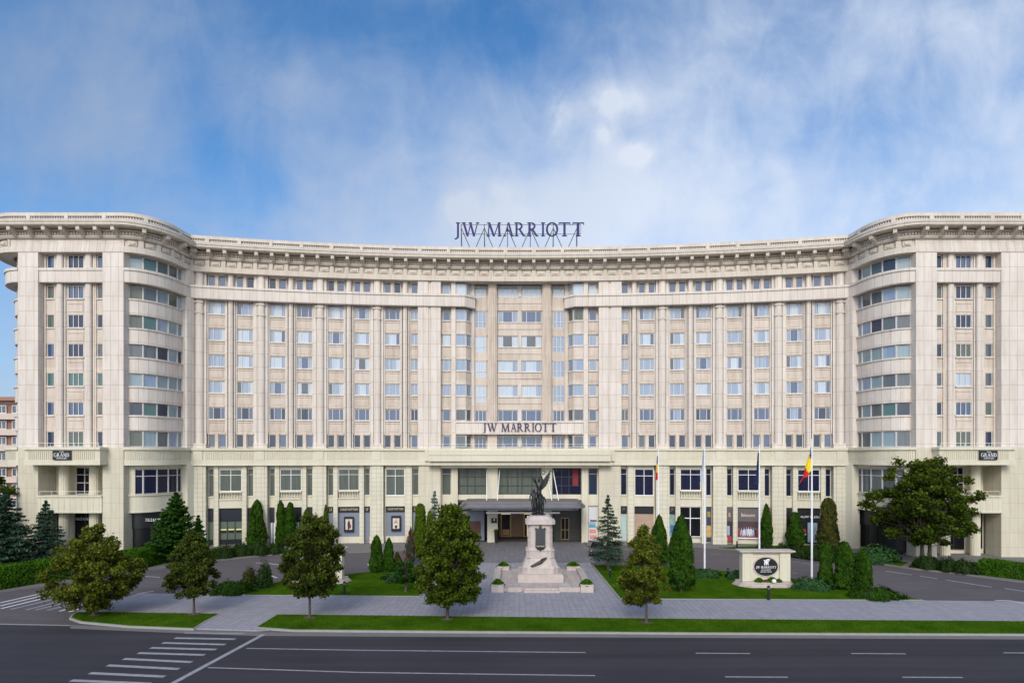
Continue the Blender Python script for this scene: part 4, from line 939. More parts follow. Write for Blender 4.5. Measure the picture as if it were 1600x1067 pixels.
# left bays 3 and 4: fashion shop with black sign boards and framed posters
lv = []
a = bayx(-1, 18.6)
spans = [(a[3], a[2], True), (a[1], a[0], False), (a[5], a[4], False), (-17.5, -15.06, True), (-14.05, -13.28, False), (-10.3, -9.1, False), (-8.1, -4.7, True)]
def sign_at(text, u0, u1, n, z, hgt, mt, label, back=None, serif_=False, grp=None, bz=None, wfrac=0.8):
    um = (u0+u1)/2; p = arc.pos(um, n); rz = -um/RR
    e = empty('shop_sign', p+(z,), label, 'sign', grp, rz=0)
    if back: 
        mb = MB(); cb(mb, arc, u0, u1, n-0.08, n-0.01, bz[0], bz[1]); mb.build('sign_board', M[back] if isinstance(back, str) else back, e)
    sans(text, (u1-u0)*wfrac, hgt, M[mt], e, (p[0], p[1], z), rz)
    return e
names = ['second from the entrance tree line', '', '']
for i, (u0, u1, wide) in enumerate(spans):
    ent = i == 6
    n0 = -0.05 if not ent else -0.9
    shopbox(u0, u1, n0, 0.3 if not wide else (0.95 if not ent else 0.1), 4.1, 'lvgrey', 'shop_panel')
    if wide and not ent: shopbox(u0, u1, n0+0.2, 0.0, 0.93, 'creamp', 'shop_plinth', 0.4)
    if wide:
        lab = ['black sign board with gold lettering over the poster of the figure in red',
               'black sign board with gold lettering over the poster of the blond figure', '', '', '', '',
               'black sign board with gold lettering under the left end of the entrance canopy'][{0:0,3:1,6:6}[i]]
        sign_at('LOUIS VUITTON', u0, u1, n0+0.12, 4.34, 0.27, 'gold', lab, 'black', bz=(4.08, 4.83), wfrac=0.8)
    else:
        lab = {1:'black board with gold monogram between the striped screen and the first framed poster', 2:'black board with gold monogram between the two framed posters',
               4:'black board with gold monogram half hidden behind the tall columnar conifer', 5:'black board with gold monogram next to the pale spruce top'}
        # order along the wall: a[5] is farther from the middle than a[1]
        key = {1:2, 2:1, 4:4, 5:5}[i]
        e = sign_at('LV', u0, u1, n0+0.12, 4.28, 0.40, 'gold', lab[key], 'black', bz=(4.08, 4.83), wfrac=0.42)
def poster(u0, u1, n, z0, z1, label, fig):
    um = (u0+u1)/2; p = arc.pos(um, n); e = empty('framed_poster', p+(z0,), label, 'poster', 'framed posters on the shop front')
    shopbox(u0, u1, n, z0, z1, 'black', 'poster_frame', 0.1, e); shopbox(u0+.2, u1-.2, n+.02, z0+.32, z1-.32, plain('poster_paper', (0.62, 0.55, 0.46), 0.5, var=.08), 'poster_print', 0.05, e)
    for (x, z, w_, hh, c) in fig:
        mb = MB(); pc = Vector(arc.pos(um+x, n+.03))
        pts = [(pc.x+w_*math.cos(2*math.pi*k/10), z0+z+hh*math.sin(2*math.pi*k/10)) for k in range(10)]
        mb.xprism(pts, pc.y-0.02-abs(x)*.02-z*.003, pc.y+.02); mb.build('printed_figure', c, e)
pk = plain('print_dark', (0.035, 0.025, 0.03), .5); pr_ = plain('print_red', (0.36, 0.04, 0.05), .5); sk = plain('print_skin', (0.45, 0.27, 0.18), .5); wh = plain('print_white', (0.7, 0.7, 0.68), .5)
um = (spans[0][0]+spans[0][1])/2
poster(um-.62, um+.62, 0.22, 1.55, 3.55, 'black framed poster of a figure in red and dark clothes on the shop front', [(0,1.0,.18,.45,pk), (.12,.75,.17,.3,pr_), (0,1.52,.09,.11,sk), (-.05,.55,.1,.25,pk)])
um = (spans[3][0]+spans[3][1])/2+.1
poster(um-.62, um+.62, 0.22, 1.6, 3.6, 'black framed poster of a blond figure in dark trousers on the shop front', [(0,.58,.17,.22,pk), (.02,1.1,.17,.28,sk), (0,.9,.16,.12,wh), (.03,1.5,.09,.11,plain('print_hair', (.5,.38,.15), .5)), (-.15,1.15,.08,.2,sk)])
tt_ = panel(-7.0, -5.2, -0.85, 0.4, 2.7, plain('dark_red_print', (0.10, 0.035, 0.03), .4), 'shop_window')
# right half bay and bays
shopbox(13.28, 14.05, -0.05, 0.3, 3.85, plain('pale_green_print', (0.42, 0.55, 0.52), .5, var=.25, scale=2), 'shop_poster'); 
sign_at('JR', 13.28, 14.05, 0.1, 4.2, 0.42, 'steel', 'black board with small silver monogram right of the spruce by the entrance', 'black', bz=(3.85, 4.83), wfrac=.5)
shopbox(15.06, 17.5, -0.05, 0.3, 3.85, plain('tan_blind', (0.40, 0.28, 0.20), .5, var=.2, scale=1.0), 'shop_window'); shopbox(15.06, 17.5, 0.05, 3.85, 4.85, 'black', 'shop_fascia')
a = bayx(1, 18.6)
shopbox(a[0], a[1], -0.05, 0.3, 3.85, plain('print_mix', (0.22, 0.34, 0.30), .5, var=.8, scale=1.4), 'shop_poster'); mb = panel(a[0]+.15, a[1], 0.0, 1.4, 2.4, plain('print_blue', (0.03, 0.14, 0.42), .5), 'shop_poster')
sign_at('JR', a[0], a[1], 0.1, 4.2, 0.42, 'steel', 'black board with small silver monogram behind the tall clipped cone conifer', 'black', bz=(3.85, 4.83), wfrac=.5)
f, g = win_mesh(arc.pos(a[2]-.02, 0.02), arc.pos(a[3]+.02, 0.02), 0.9, 4.83, (0.5,), (0.62,), 0.1); fo = f.build('shop_window', M['framew'], hotel); g.build('pane', P['black'], fo)
shopbox(a[4], a[5], -0.05, 0.3, 4.85, plain('print_night', (0.03, 0.04, 0.09), .5), 'shop_poster'); panel(a[4]+.1, a[5]-.05, 0.0, 0.9, 2.4, plain('print_yellow', (0.55, 0.38, 0.12), .5, var=.5, scale=2), 'shop_poster'); panel(a[4]+.2, a[5]-.1, 0.0, 3.5, 4.2, plain('print_ochre', (0.35, 0.25, 0.05), .5, var=.5), 'shop_poster')
# clothing shop with a group poster
a = bayx(1, 25.8)
for u0, u1 in ((a[0], a[1]), (a[2], a[3]), (a[4], a[5])):
    shopbox(u0, u1, 0.02, 3.0, 4.85, greyf, 'shop_fascia'); shopbox(u0, u1, -0.02, 0.3 if u1-u0 < 1 else 0.95, 3.0, pk, 'shop_window'); 
shopbox(a[2], a[3], 0.1, 0.8, 0.95, 'framew', 'window_sill', 0.3)
sign_at("Beluxuomo", a[2], a[3], 0.1, 3.62, 0.45, 'pink', 'rose script lettering on the grey fascia above the poster of white-clad people', wfrac=.62)
sign_at("B", a[0], a[1], 0.1, 3.58, 0.5, 'pink', 'rose initial on the narrow grey fascia left of the group poster', wfrac=.3)
gp = empty('group_poster', arc.pos((a[2]+a[3])/2, .05)+(0.95,), 'wide dark poster of people in white and blue clothes under the rose lettering', 'poster')
panel(a[2]+.05, a[3]-.05, 0.03, 0.98, 2.95, plain('print_maroon', (0.06, 0.03, 0.04), .5), 'poster_print', gp, 0.03)
pw = plain('print_whites', (0.62, 0.62, 0.66), .5, var=.15); pbl = plain('print_pale_blue', (0.34, 0.40, 0.55), .5)
for k, (fxx, mt, hh) in enumerate(((.08, pr_, .9), (.2, pbl, .95), (.32, pw, 1.05), (.43, pbl, 1.15), (.52, pw, 1.2), (.63, pw, 1.15), (.73, pbl, 1.05), (.84, pk, .95), (.93, pr_, .9))):
    u = a[2]+(a[3]-a[2])*fxx; q = arc.pos(u, 0.05+.002*k); mb = MB()
    mb.xprism([(q[0]-.16, 1.15), (q[0]-.07, 1.15), (q[0]-.01, 1.5), (q[0]+.06, 1.15), (q[0]+.15, 1.15), (q[0]+.13, 1.25+hh*.6), (q[0]+.05, 1.3+hh*.7), (q[0]-.06, 1.3+hh*.7), (q[0]-.14, 1.25+hh*.6)], q[1]-.02, q[1]+.02)
    mb.build('printed_figure', mt, gp)
    mb = MB(); mb.xprism([(q[0]+.06*math.cos(t), 1.42+hh*.7+.085*math.sin(t)) for t in [2*math.pi*j/8 for j in range(8)]], q[1]-.025, q[1]+.02); mb.build('printed_face', sk, gp)
panel(a[2]+.2, a[3]-.2, 0.055, 1.0, 1.14, pr_, 'printed_floor', gp, .02)
panel(a[0]+.1, a[1]-.05, 0.0, 0.35, 1.1, pr_, 'shop_poster'); panel(a[0]+.08, a[0]+.4, 0.0, 1.2, 2.4, pbl, 'shop_poster')
a = bayx(1, 33.0)
for u0, u1 in ((a[0], a[1]), (a[2], a[3]+.25), (a[4], a[5])): shopbox(u0, u1, 0.0, 0.4, 4.85, 'black', 'shop_front')
sign_at("PHILIPP PLEIN", a[2], a[3], 0.08, 3.6, 0.26, 'white', 'white spaced capitals on the black shop front behind the rightmost flagpole', wfrac=.95)
panel(a[2]+1.3, a[2]+2.4, 0.05, 0.55, 3.0, plain('print_ice', (0.36, 0.46, 0.55), .5, var=.35, scale=2.5), 'shop_poster'); panel(a[2]+.1, a[2]+1.1, 0.05, 1.5, 2.2, pr_, 'shop_poster'); panel(a[2]+.1, a[2]+1.1, 0.055, 1.45, 1.58, wh, 'shop_poster')
# posters right of the entrance
ep = empty('window_poster', arc.pos(9.7, -.3)+(0.2,), 'white poster with blue and red shapes beside the right end of the entrance canopy', 'poster')
panel(9.08, 10.3, -0.3, 0.25, 4.8, plain('poster_white', (0.62, 0.64, 0.68), .5, var=.05), 'poster_print', ep, .1)
for z0, z1, c, n_ in ((2.3, 2.7, pbl, 0), (1.95, 2.3, plain('print_teal', (.08,.35,.45), .5), 1), (1.2, 1.7, plain('print_coral', (.75,.28,.22), .5, var=.4, scale=3), 2), (.4, .95, plain('print_coral2', (.7,.3,.22), .5, var=.6, scale=3), 3), (2.75, 2.95, pk, 4)):
    panel(9.12+.05*n_, 10.0+.04*n_, -0.28, z0, z1, c, 'printed_shape', ep, .03)
# wing shop signs and plaques
def flat_sign(name, text, x, y, z, wdt, hgt, mt, label, cat='sign', grp=None):
    e = empty(name, (x, y, z), label, cat, grp); sans(text, wdt, hgt, M[mt], e, (x, y, z)); return e
flat_sign('shop_sign', 'DOLCE & GABBANA', -50.25, 66.55, 4.0, 2.1, 0.32, 'white', 'small white capitals on the dark front between the left wing columns')
flat_sign('shop_sign', 'DOLCE & GABBANA', -41.95, 66.35, 3.9, 2.4, 0.32, 'white', 'white capitals on the black fascia behind the dark conifer at the left wing')
flat_sign('shop_sign', 'VALENTINO', 42.1, 66.35, 3.9, 1.9, 0.34, 'white', 'white capitals on the black fascia behind the big broad-leaved tree')
for x, lab, l3 in ((-50.15, 'black plaque with white lettering on the left wing balcony, mounted left of its middle', 'OFFICES'), (51.3, 'black plaque with white lettering on the right wing balcony', 'OFFICES')):
    x0 = -50.15 if x < 0 else 51.35
    e = empty('wall_plaque', (x0, 63.2, 10.95), lab, 'sign', 'plaques on the wing balconies')
    mb = MB(); mb.box(x0-.98, x0+.98, 63.06, 63.26, 10.98, 12.02); mb.build('sign_board', M['black'], e)
    mb = MB(); serif(mb, run('GRAND', x0-.84, x0+.84), 63.055, 0.02, h=.40, zb=11.33); mb.build('lettering', M['white'], e)
    sans('THE', .5, .12, M['white'], e, (x0, 63.05, 11.8)); sans(l3, 1.1, .17, M['white'], e, (x0, 63.05, 11.08))
# facade sign
RX = [('J', 85, 140), ('W', 165, 360), ('M', 440, 610), ('A', 630, 750), ('R', 755, 885), ('R', 900, 1030), ('I', 1055, 1100), ('O', 1110, 1250), ('T', 1255, 1385), ('T', 1410, 1540)]
e = empty('hotel_sign', (0, 75.7, 14.6), 'dark purple serif capitals on the stone band above the entrance', 'sign')
sc = 9.62/1455
for ch, xa, xb in RX:
    mb = MB(); serif(mb, [(ch, -4.80+(xa-85)*sc, -4.80+(xb-85)*sc)], 75.72, 0.1, h=1.10, zb=14.62); mb.build('letter', M['signpurple'], e)
# roof sign
e = empty('rooftop_sign', (0, 76.5, 37.3), 'large blue serif capitals on a thin steel frame on the roof', 'sign')
sc = 17.05/1455; X0 = -8.55
for ch, xa, xb in RX:
    mb = MB(); serif(mb, [(ch, X0+(xa-85)*sc, X0+(xb-85)*sc)], 76.2, 0.18, h=1.80, zb=40.40); mb.build('letter', M['signblue'], e)
fr = MB(); posts = [X0+(v-85)*sc for v in (153, 415, 677, 935, 1195, 1463)]
for i, x in enumerate(posts):
    fr.tube((x, 76.35, 37.2), (x, 76.35, 42.1), 0.05, n=6); fr.tube((x, 76.35, 41.9), (x, 78.6, 37.3), 0.035, n=5)
for a_, b_ in zip(posts[:-1], posts[1:]):
    m_ = (a_+b_)/2; fr.tube((a_, 76.4, 41.6), (m_-.12, 76.4, 38.4), 0.055, n=5); fr.tube((b_, 76.4, 41.6), (m_+.12, 76.4, 38.4), 0.055, n=5); fr.tube((m_-.12, 76.4, 38.4), (m_-.12, 76.4, 37.2), .05, n=5); fr.tube((m_+.12, 76.4, 38.4), (m_+.12, 76.4, 37.2), .05, n=5)
for z in (42.0, 40.75): fr.tube((posts[0], 76.3, z), (posts[-1]+.5, 76.3, z), 0.035, n=5)
fr.tube((posts[-1]+.5, 76.3, 42), (posts[-1]+.5, 76.3, 40.75), 0.03, n=5)
fr.build('support_frame', M['framesteel'], e)
pl_ = empty('hotel_plaque', arc.pos(-3.35, .1)+(2.6,), 'small black plaque with a white emblem on the pier left of the entrance doors', 'sign')
panel(-3.75, -3.0, 0.12, 2.55, 3.2, 'black', 'sign_board', pl_, .05); p_ = arc.pos(-3.37, .14)
mb = MB(); mb.xprism([(p_[0]-.09, 2.88), (p_[0]+.06, 2.86), (p_[0]+.1, 3.12), (p_[0]-.06, 3.1)], p_[1]-.01, p_[1]+.02); mb.build('emblem', M['white'], pl_)
flush_windows(hotel)
# ================================================================== GROUND
def sheet(name, pts, z, mt, label=None):
    mb = MB(); mb.face([(x, y, z) for x, y in pts], 0, [(x, y) for x, y in pts])
    o = mb.build(name, M[mt]); o['kind'] = 'structure'; return o
def slab(name, pts, z0, z1, mt, top=None):
    mb = MB(); mb.prism(pts, z0, z1, 0, 1 if top else None)
    o = mb.build(name, [M[mt], M[top]] if top else M[mt]); o['kind'] = 'structure'; return o
sheet('ground', [(-900, -500), (900, -500), (900, 1200), (-900, 1200)], -0.08, 'drive')
sheet('driveway', [(-100, 36), (100, 36), (100, 78), (-100, 78)], -0.012, 'drive')
edge = [(-500, 965), (0, 974), (110, 976), (300, 984), (401, 987.5), (700, 989), (1080, 990.5), (1600, 993), (2200, 994)]
we = [G(*p) for p in edge]
sheet('road', we+[(400, 20), (400, -80), (-400, -80), (-400, 20)], 0.0, 'asphalt')
sheet('gutter', [G(x, y) for x, y in edge[2:]]+[G(x, y+5.5) for x, y in edge[2:]][::-1], 0.004, 'gutter')
sheet('gutter', [G(-300, 968), G(110, 976), G(110, 977.5), G(-300, 969.5)], 0.005, 'kerb')
SW = 0.09
swp = [(219, 926), (370, 929.5), (659, 931.5), (968, 936), (1443, 937.5), (1590, 939), (1800, 948), (1800, 976), (1600, 975), (1080, 974), (540, 972), (401, 984), (303, 981), (118, 962), (120, 955), (165, 941)]
slab('sidewalk', [G(x, y, SW) for x, y in swp], -0.1, SW, 'paver')
def lawn(name, pts, k=0.13, z=0.15):
    w_ = [Vector(G(x, y, z)) for x, y in pts]; c = sum(w_, Vector((0, 0)))/len(w_)
    o = slab('kerb', [tuple(p) for p in w_], -0.1, z-0.03, 'kerb')
    n = len(w_); ar = sum(w_[i].x*w_[(i+1)%n].y-w_[(i+1)%n].x*w_[i].y for i in range(n)); sg = 1 if ar > 0 else -1
    ins = []
    for i in range(n):
        a, b, d = w_[i-1], w_[i], w_[(i+1)%n]; e1 = (b-a).normalized(); e2 = (d-b).normalized()
        n1 = Vector((-e1.y, e1.x))*sg; n2 = Vector((-e2.y, e2.x))*sg; m_ = (n1+n2); m_ = m_.normalized()*k/max(0.4, m_.normalized().dot(n1)); ins.append(b+m_)
    slab(name, [tuple(p) for p in ins], z-0.06, z, 'lawn')
    return ins
stripA = lawn('lawn', [(112, 959), (120, 955), (150, 954.5), (345, 957.5), (322, 969), (303, 981), (200, 977), (125, 970), (108, 964)])
stripB = lawn('lawn', [(432, 958.5), (540, 959.5), (1080, 965.5), (1600, 969), (2000, 971), (2000, 990), (1600, 989.5), (1080, 987.5), (700, 985), (460, 983), (398, 979)])
lawnL = lawn('lawn', [(378, 928.5), (393, 920), (417, 911), (470, 903), (534, 897.5), (576, 892.5), (640, 889), (699, 884), (656, 930.5)])
lawnR = lawn('lawn', [(925, 882), (985, 881.5), (1050, 884), (1120, 890), (1200, 898), (1300, 910), (1380, 922), (1443, 936.3), (1300, 936), (1100, 935), (968, 934)])
sheet('plaza', [G(x, y, .0) for x, y in ((655, 934), (969, 938), (925, 883), (905, 852), (716, 852), (700, 884))], 0.012, 'paver')
sheet('plaza', [G(x, y, .0) for x, y in ((690, 879), (930, 879), (915, 846.5), (706, 846.5))], 0.020, 'plaza')
# pavement along the building and planting beds
for s, pts in ((1, [(918, 852), (1000, 850), (1047, 850), (1118, 855.5), (1276, 868.5), (1357, 877), (1430, 888), (1503, 896), (1600, 908.5), (1900, 945)]),
               (-1, [(706, 852), (640, 858), (576, 861.5), (532, 862), (442, 865), (417, 866.5), (345, 874), (219, 891), (73, 913), (0, 923), (-200, 950)])):
    g_ = [G(x, y, .12) for x, y in pts]
    bk = [arc.pos(s*u, -0.3) for u in (8.3, 14, 20, 26, 32, 38, 41)]+[(s*41, 75), (s*100, 75)]
    if s > 0: pg = g_+bk[::-1]
    else: pg = g_+bk[::-1]
    slab('sidewalk', pg, -0.1, 0.12, 'gutter', 'gutter')
sheet('planting_bed', [G(x, y, .14) for x, y in ((1119, 855), (1165, 853), (1290, 850), (1345, 866), (1420, 878), (1408, 884), (1354, 875.5), (1276, 867))], 0.13, 'lawn')
sheet('planting_bed', [G(x, y, .14) for x, y in ((1436, 886), (1450, 876), (1620, 880), (1900, 900), (1900, 925), (1600, 906), (1503, 894.5))], 0.132, 'lawn')
sheet('planting_bed', [G(x, y, .14) for x, y in ((300, 878), (330, 856), (440, 856), (470, 861), (417, 865.5), (345, 872.5))], 0.134, 'lawn')
sheet('planting_bed', [G(x, y, .14) for x, y in ((-150, 930), (-100, 885), (60, 868), (275, 856), (290, 864), (250, 882), (219, 888.5), (73, 910))], 0.136, 'lawn')
# painted markings
def stripe(name, pts, wdt, mt='paint', z=0.008, up=0.0):
    w_ = [Vector(G(x, y)) for x, y in pts]; mb = MB()
    for a, b in zip(w_[:-1], w_[1:]):
        t = (b-a).normalized(); n = Vector((-t.y, t.x))*wdt/2; mb.face([tuple(a-n)+(z,), tuple(b-n)+(z,), tuple(b+n)+(z,), tuple(a+n)+(z,)])
    o = mb.build(name, M[mt]); o['kind'] = 'structure'; return o
zs = [(810, 1090, 345, 350), (752, 1043, 367, 375), (697, 1000, 390, 398), (640, 948, 414, 423), (572, 888, 441, 456), (498, 828, 471, 488), (415, 762, 507, 523), (328, 695, 541, 556), (230, 620, 585, 600), (110, 530, 635, 655), (855, 1130, 321, 324)]
for x0, x1, y0, y1 in zs: stripe('crosswalk_stripe', [(x0*.3375, 880+y0*.3375), (x1*.3375, 880+y1*.3375)], 0.29 if y0 > 330 else .2)
stripe('stop_line', [(1220*.3375, 880+328*.3375), (800*.3375, 880+554*.3375), (150, 1120)], 0.30)
stripe('lane_line', [(385, 1012.5), (570, 1015.5), (915, 1019)], 0.13); stripe('lane_line', [(325, 1042.5), (560, 1050), (930, 1055)], 0.13)
for a in ((1087, 1172, 1020), (1330, 1415, 1020.5), (1568, 1680, 1019.5)): stripe('lane_line', [(a[0], a[2]), (a[1], a[2]+.5)], 0.13)
for a in ((1133, 1231, 1057), (1410, 1504, 1057.5)): stripe('lane_line', [(a[0], a[2]), (a[1], a[2]+.4)], 0.13)
k_ = 260/1541
for (x0, y0), (x1, y1) in (((0, 720), (480, 610)), ((0, 748), (480, 632)), ((10, 773), (480, 660)), ((100, 780), (500, 685)), ((240, 785), (560, 705)), ((330, 785), (640, 712)), ((440, 788), (700, 725)), ((550, 797), (790, 735)), ((640, 803), (1000, 700))):
    stripe('crosswalk_stripe', [(x0*k_, 820+y0*k_), (x1*k_, 820+y1*k_)], 0.26, 'paintw' if y0 < 775 or y0 > 795 else 'paint', 0.004)
stripe('lane_line', [(209, 899.5), (250, 901.5)], 0.12, 'paintw'); stripe('lane_line', [(215, 927), (240, 923.3)], 0.12, 'paintw')
for pts in ([(400, 879), (420, 880), (442, 883)], [(415, 896.5), (433, 902.5)], [(575, 881), (585, 892)], [(905, 870), (921, 882.5)], [(912, 851), (920, 859)], [(970, 858), (982, 858.5)]): stripe('lane_line', pts, 0.16, 'paintw')
for pts in ([(1384, 892), (1425, 898)], [(1437, 899.5), (1465, 904)], [(1477, 905.5), (1549, 917)], [(1570, 919), (1600, 923.5)], [(1110, 865), (1128, 867)], [(1237, 877), (1268, 881.5)], [(1255, 879), (1280, 883)], [(1236, 894), (1247, 896)], [(1290, 881), (1330, 885)]): stripe('lane_line', pts, 0.12, 'paintw' if pts[0][0] > 1350 else 'paint')
stripe('lane_line', [(1555, 939.5), (1578, 939.8), (1600, 944)], 0.16, 'paintw', z=0.1)
for px_, py_ in ((147, 961), (303, 959), (484, 964), (699, 967), (1010, 972)):
    x, y = G(px_, py_, .15); g_ = random.Random(px_); mb = MB(); mb.face([(x+(.42+g_.uniform(-.12, .12))*math.cos(k*.524), y+(.36+g_.uniform(-.1, .1))*math.sin(k*.524), .158) for k in range(12)]); o = mb.build('soil', M['soil']); o['kind'] = 'structure'
# grass blades (uncountable): real blades over the near strips and front lawns
def in_poly(P_, poly):
    x, y = P_[:, 0], P_[:, 1]; ins = np.zeros(len(P_), bool); n = len(poly); j = n-1
    for i in range(n):
        xi, yi = poly[i]; xj, yj = poly[j]
        c = ((yi > y) != (yj > y)) & (x < (xj-xi)*(y-yi)/((yj-yi) or 1e-9)+xi); ins ^= c; j = i
    return ins
def fastmesh(name, V, nper, mt, tint=None, parent=None, origin=(0,0,0), **kw):
    """V: (N*nper,3) vertices of N separate faces"""
    N_ = len(V)//nper; me = bpy.data.meshes.new(name); V = V-np.array(origin)
    me.vertices.add(len(V)); me.vertices.foreach_set('co', V.astype(np.float32).ravel())
    me.loops.add(len(V)); me.loops.foreach_set('vertex_index', np.arange(len(V), dtype=np.int32))
    me.polygons.add(N_); me.polygons.foreach_set('loop_start', np.arange(0, len(V), nper, dtype=np.int32)); me.polygons.foreach_set('loop_total', np.full(N_, nper, dtype=np.int32))
    me.update(calc_edges=True)
    if tint is not None:
        at = me.attributes.new('tint', 'FLOAT', 'FACE'); at.data.foreach_set('value', tint.astype(np.float32))
    me.materials.append(mt); o = bpy.data.objects.new(name, me); COL.objects.link(o)
    WL[o.name] = Vector(origin)
    if parent: o.parent = parent; o.location = Vector(origin)-wloc(parent)
    else: o.location = origin
    return props(o, **kw)
bl = []
for poly, dens, z in ((stripA, 55, .15), (stripB, 55, .15), (lawnL, 22, .15), (lawnR, 22, .15)):
    pp = [tuple(p) for p in poly]; xs = [p[0] for p in pp]; ys = [p[1] for p in pp]; n = int((max(xs)-min(xs))*(max(ys)-min(ys))*dens)
    pts = np.stack([nr.uniform(min(xs), max(xs), n), nr.uniform(min(ys), max(ys), n)], 1); pts = pts[in_poly(pts, pp)]; bl.append(np.column_stack([pts, np.full(len(pts), z)]))
b0 = np.concatenate(bl); n = len(b0); a = nr.uniform(0, 6.28, n); wd = nr.uniform(.012, .03, n); hg = nr.uniform(.03, .085, n); dx = np.stack([np.cos(a), np.sin(a), 0*a], 1)
tip = b0+np.stack([nr.normal(0, .03, n), nr.normal(0, .03, n), hg], 1)
fastmesh('grass', np.stack([b0-dx*wd[:, None], b0+dx*wd[:, None], tip], 1).reshape(-1, 3), 3, M['blade'], np.clip(nr.normal(.5, .3, n), 0, 1), label='short bright green grass blades on the lawns and roadside strips', cat='grass', kind='stuff')

# ================================================================== VEGETATION
def unit(n):
    v = nr.normal(size=(n, 3)); return v/np.linalg.norm(v, axis=1)[:, None]
def quads(c, nrm, sz, asp=1.0, up=None):
    """leaf quads at centres c, facing nrm"""
    n = len(c); r = unit(n) if up is None else up
    t = np.cross(nrm, r); t /= np.linalg.norm(t, axis=1)[:, None]+1e-9; b = np.cross(nrm, t); s = np.broadcast_to(sz, (n,))[:, None]/2
    return np.stack([c-t*s-b*s*asp, c+t*s-b*s*asp*.6, c+t*s*.7+b*s*asp, c-t*s*.8+b*s*asp*.8], 1).reshape(-1, 3)
def broadleaf(px_, py_, label, x0, x1, yt, yb, prof, mt, leaves, size, trunk=0.11, clumps=60, cr=0.42, cat='tree', group=None, stems=((0, 0),), seed=0, name='broadleaf_tree', extra=(), dens_in=.5):
    """crown measured by its left/right edge, top and bottom in the photo; prof = half-width at heights 0..1"""
    global nr
    nr = np.random.default_rng(100+seed); rg = random.Random(seed)
    x, y = G(px_, py_, .14); s_ = 900.0/y; root = empty(name, (x, y, .13), label, cat, group)
    rx = (x1-x0)/2/s_; cx = ((x1+x0)/2-px_)/s_; zb = max(.35, (py_-yb)/s_); zt = (py_-yt)/s_; ry = rx*.95
    pf = lambda t: float(np.interp(t, np.linspace(0, 1, len(prof)), prof))
    C = []; tries = 0
    while len(C) < clumps and tries < 20000:
        tries += 1
        t = rg.random(); w_ = pf(t)
        if rg.random() > w_: continue
        a = rg.random()*6.283; r = rg.random()**dens_in; ws = max(.05, w_-cr/rx*.85)
        c = np.array([cx+rx*ws*r*math.cos(a), ry*ws*r*math.sin(a), zb+cr*.5+(zt-zb-cr*.9)*t+rg.uniform(-.1, .1)])
        if all(np.linalg.norm(c-q) > cr*.55 for q in C) or rg.random() < .1: C.append(c)
    for k in range(clumps//9): C.append(np.array([cx+rg.uniform(-.25, .25)*rx, rg.uniform(-.2, .2)*ry, zb+cr*.6+(zt-zb-cr*1.4)*(k+.5)/(clumps//9)]))
    for (ex, ey) in extra: C.append(np.array([(ex-px_)/s_, rg.uniform(-.6, .2), (py_-ey)/s_]))
    C = np.array(C); mid = (zb+zt)/2
    tk = MB()
    for sx_, sy_ in stems:
        pr = [(sx_*.5, sy_*.5, 0), (sx_*.55, sy_*.5, zb), (sx_*.9+cx*.4, sy_*.9, mid), (sx_*1.0+cx*.7, sy_, zt-.25*(zt-zb))]; rad = [trunk*1.15, trunk*.85, trunk*.55, trunk*.2]
        tk.tube(Vector(pr[0]), Vector(pr[0])+Vector((0, 0, .12)), trunk*1.6, trunk*1.1)
        for i in range(3): tk.tube(pr[i], pr[i+1], rad[i], rad[i+1], 8)
    for c in C:
        sx_, sy_ = stems[rg.randrange(len(stems))]
        z0 = min(c[2]-.15, zb+(mid-zb)*rg.random()*1.2); z0 = max(z0, zb*.9)
        st = Vector((sx_*.6+cx*.2, sy_*.6, z0)); md = (st+Vector(c))*.5+Vector((0, 0, -.06*rx)); tk.tube(st, md, trunk*.28, trunk*.16, 5); tk.tube(md, Vector(c), trunk*.16, trunk*.05, 5)
    tk.v = [(v[0]+x, v[1]+y, v[2]+.13) for v in tk.v]
    tk.build('trunk', M['bark'], root)
    per = leaves//len(C); P_ = []; T_ = []
    for c in C:
        n = int(per*rg.uniform(.75, 1.25)); k = rg.uniform(.8, 1.25); d = unit(n)*(nr.random(n)**.55)[:, None]*np.array([cr*k, cr*k, cr*.72*k])
        d += nr.normal(0, cr*.16, d.shape)
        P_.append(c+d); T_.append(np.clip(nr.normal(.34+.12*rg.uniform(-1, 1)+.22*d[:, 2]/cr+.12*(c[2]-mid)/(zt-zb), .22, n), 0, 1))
    P_ = np.concatenate(P_); T_ = np.concatenate(T_); k = P_[:, 2] > .25; P_ = P_[k]; T_ = T_[k]; n = len(P_)
    nm = unit(n)*1.0+np.array([0, -.3, .55]); nm /= np.linalg.norm(nm, axis=1)[:, None]
    V = quads(P_+np.array([x, y, .13]), nm, nr.uniform(size*.55, size*1.35, n))
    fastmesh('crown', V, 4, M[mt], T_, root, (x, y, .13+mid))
    return root
GT = 'trees along the roadside lawn'
broadleaf(147, 961, 'wide tree with yellow-green leaves at the left end of the short roadside lawn', 68, 222, 820, 952, (.35, .85, 1.0, .95, .72, .50, .22), 'lf_gold', 24000, .135, .12, 150, .42, group=GT, seed=1)
broadleaf(303, 959, 'small dark green tree with slim trunk at the right end of the short roadside lawn', 252, 347, 830, 932, (.45, 1.0, .95, .80, .62, .48, .25), 'lf_dark', 17000, .12, .085, 100, .34, group=GT, seed=2)
broadleaf(484, 964, 'dense dark green globe tree on the long roadside lawn left of the monument', 434, 543, 804, 928, (.62, .95, 1.0, 1.0, .90, .68, .28), 'lf_dark', 30000, .125, .085, 150, .38, group=GT, seed=3, dens_in=.42)
broadleaf(699, 967, 'tallest dense olive-green tree on the roadside lawn just left of the monument', 645, 761, 787, 942, (.70, 1.0, 1.0, .92, .85, .66, .30), 'lf_mid', 38000, .13, .11, 215, .40, group=GT, seed=14, dens_in=.45)
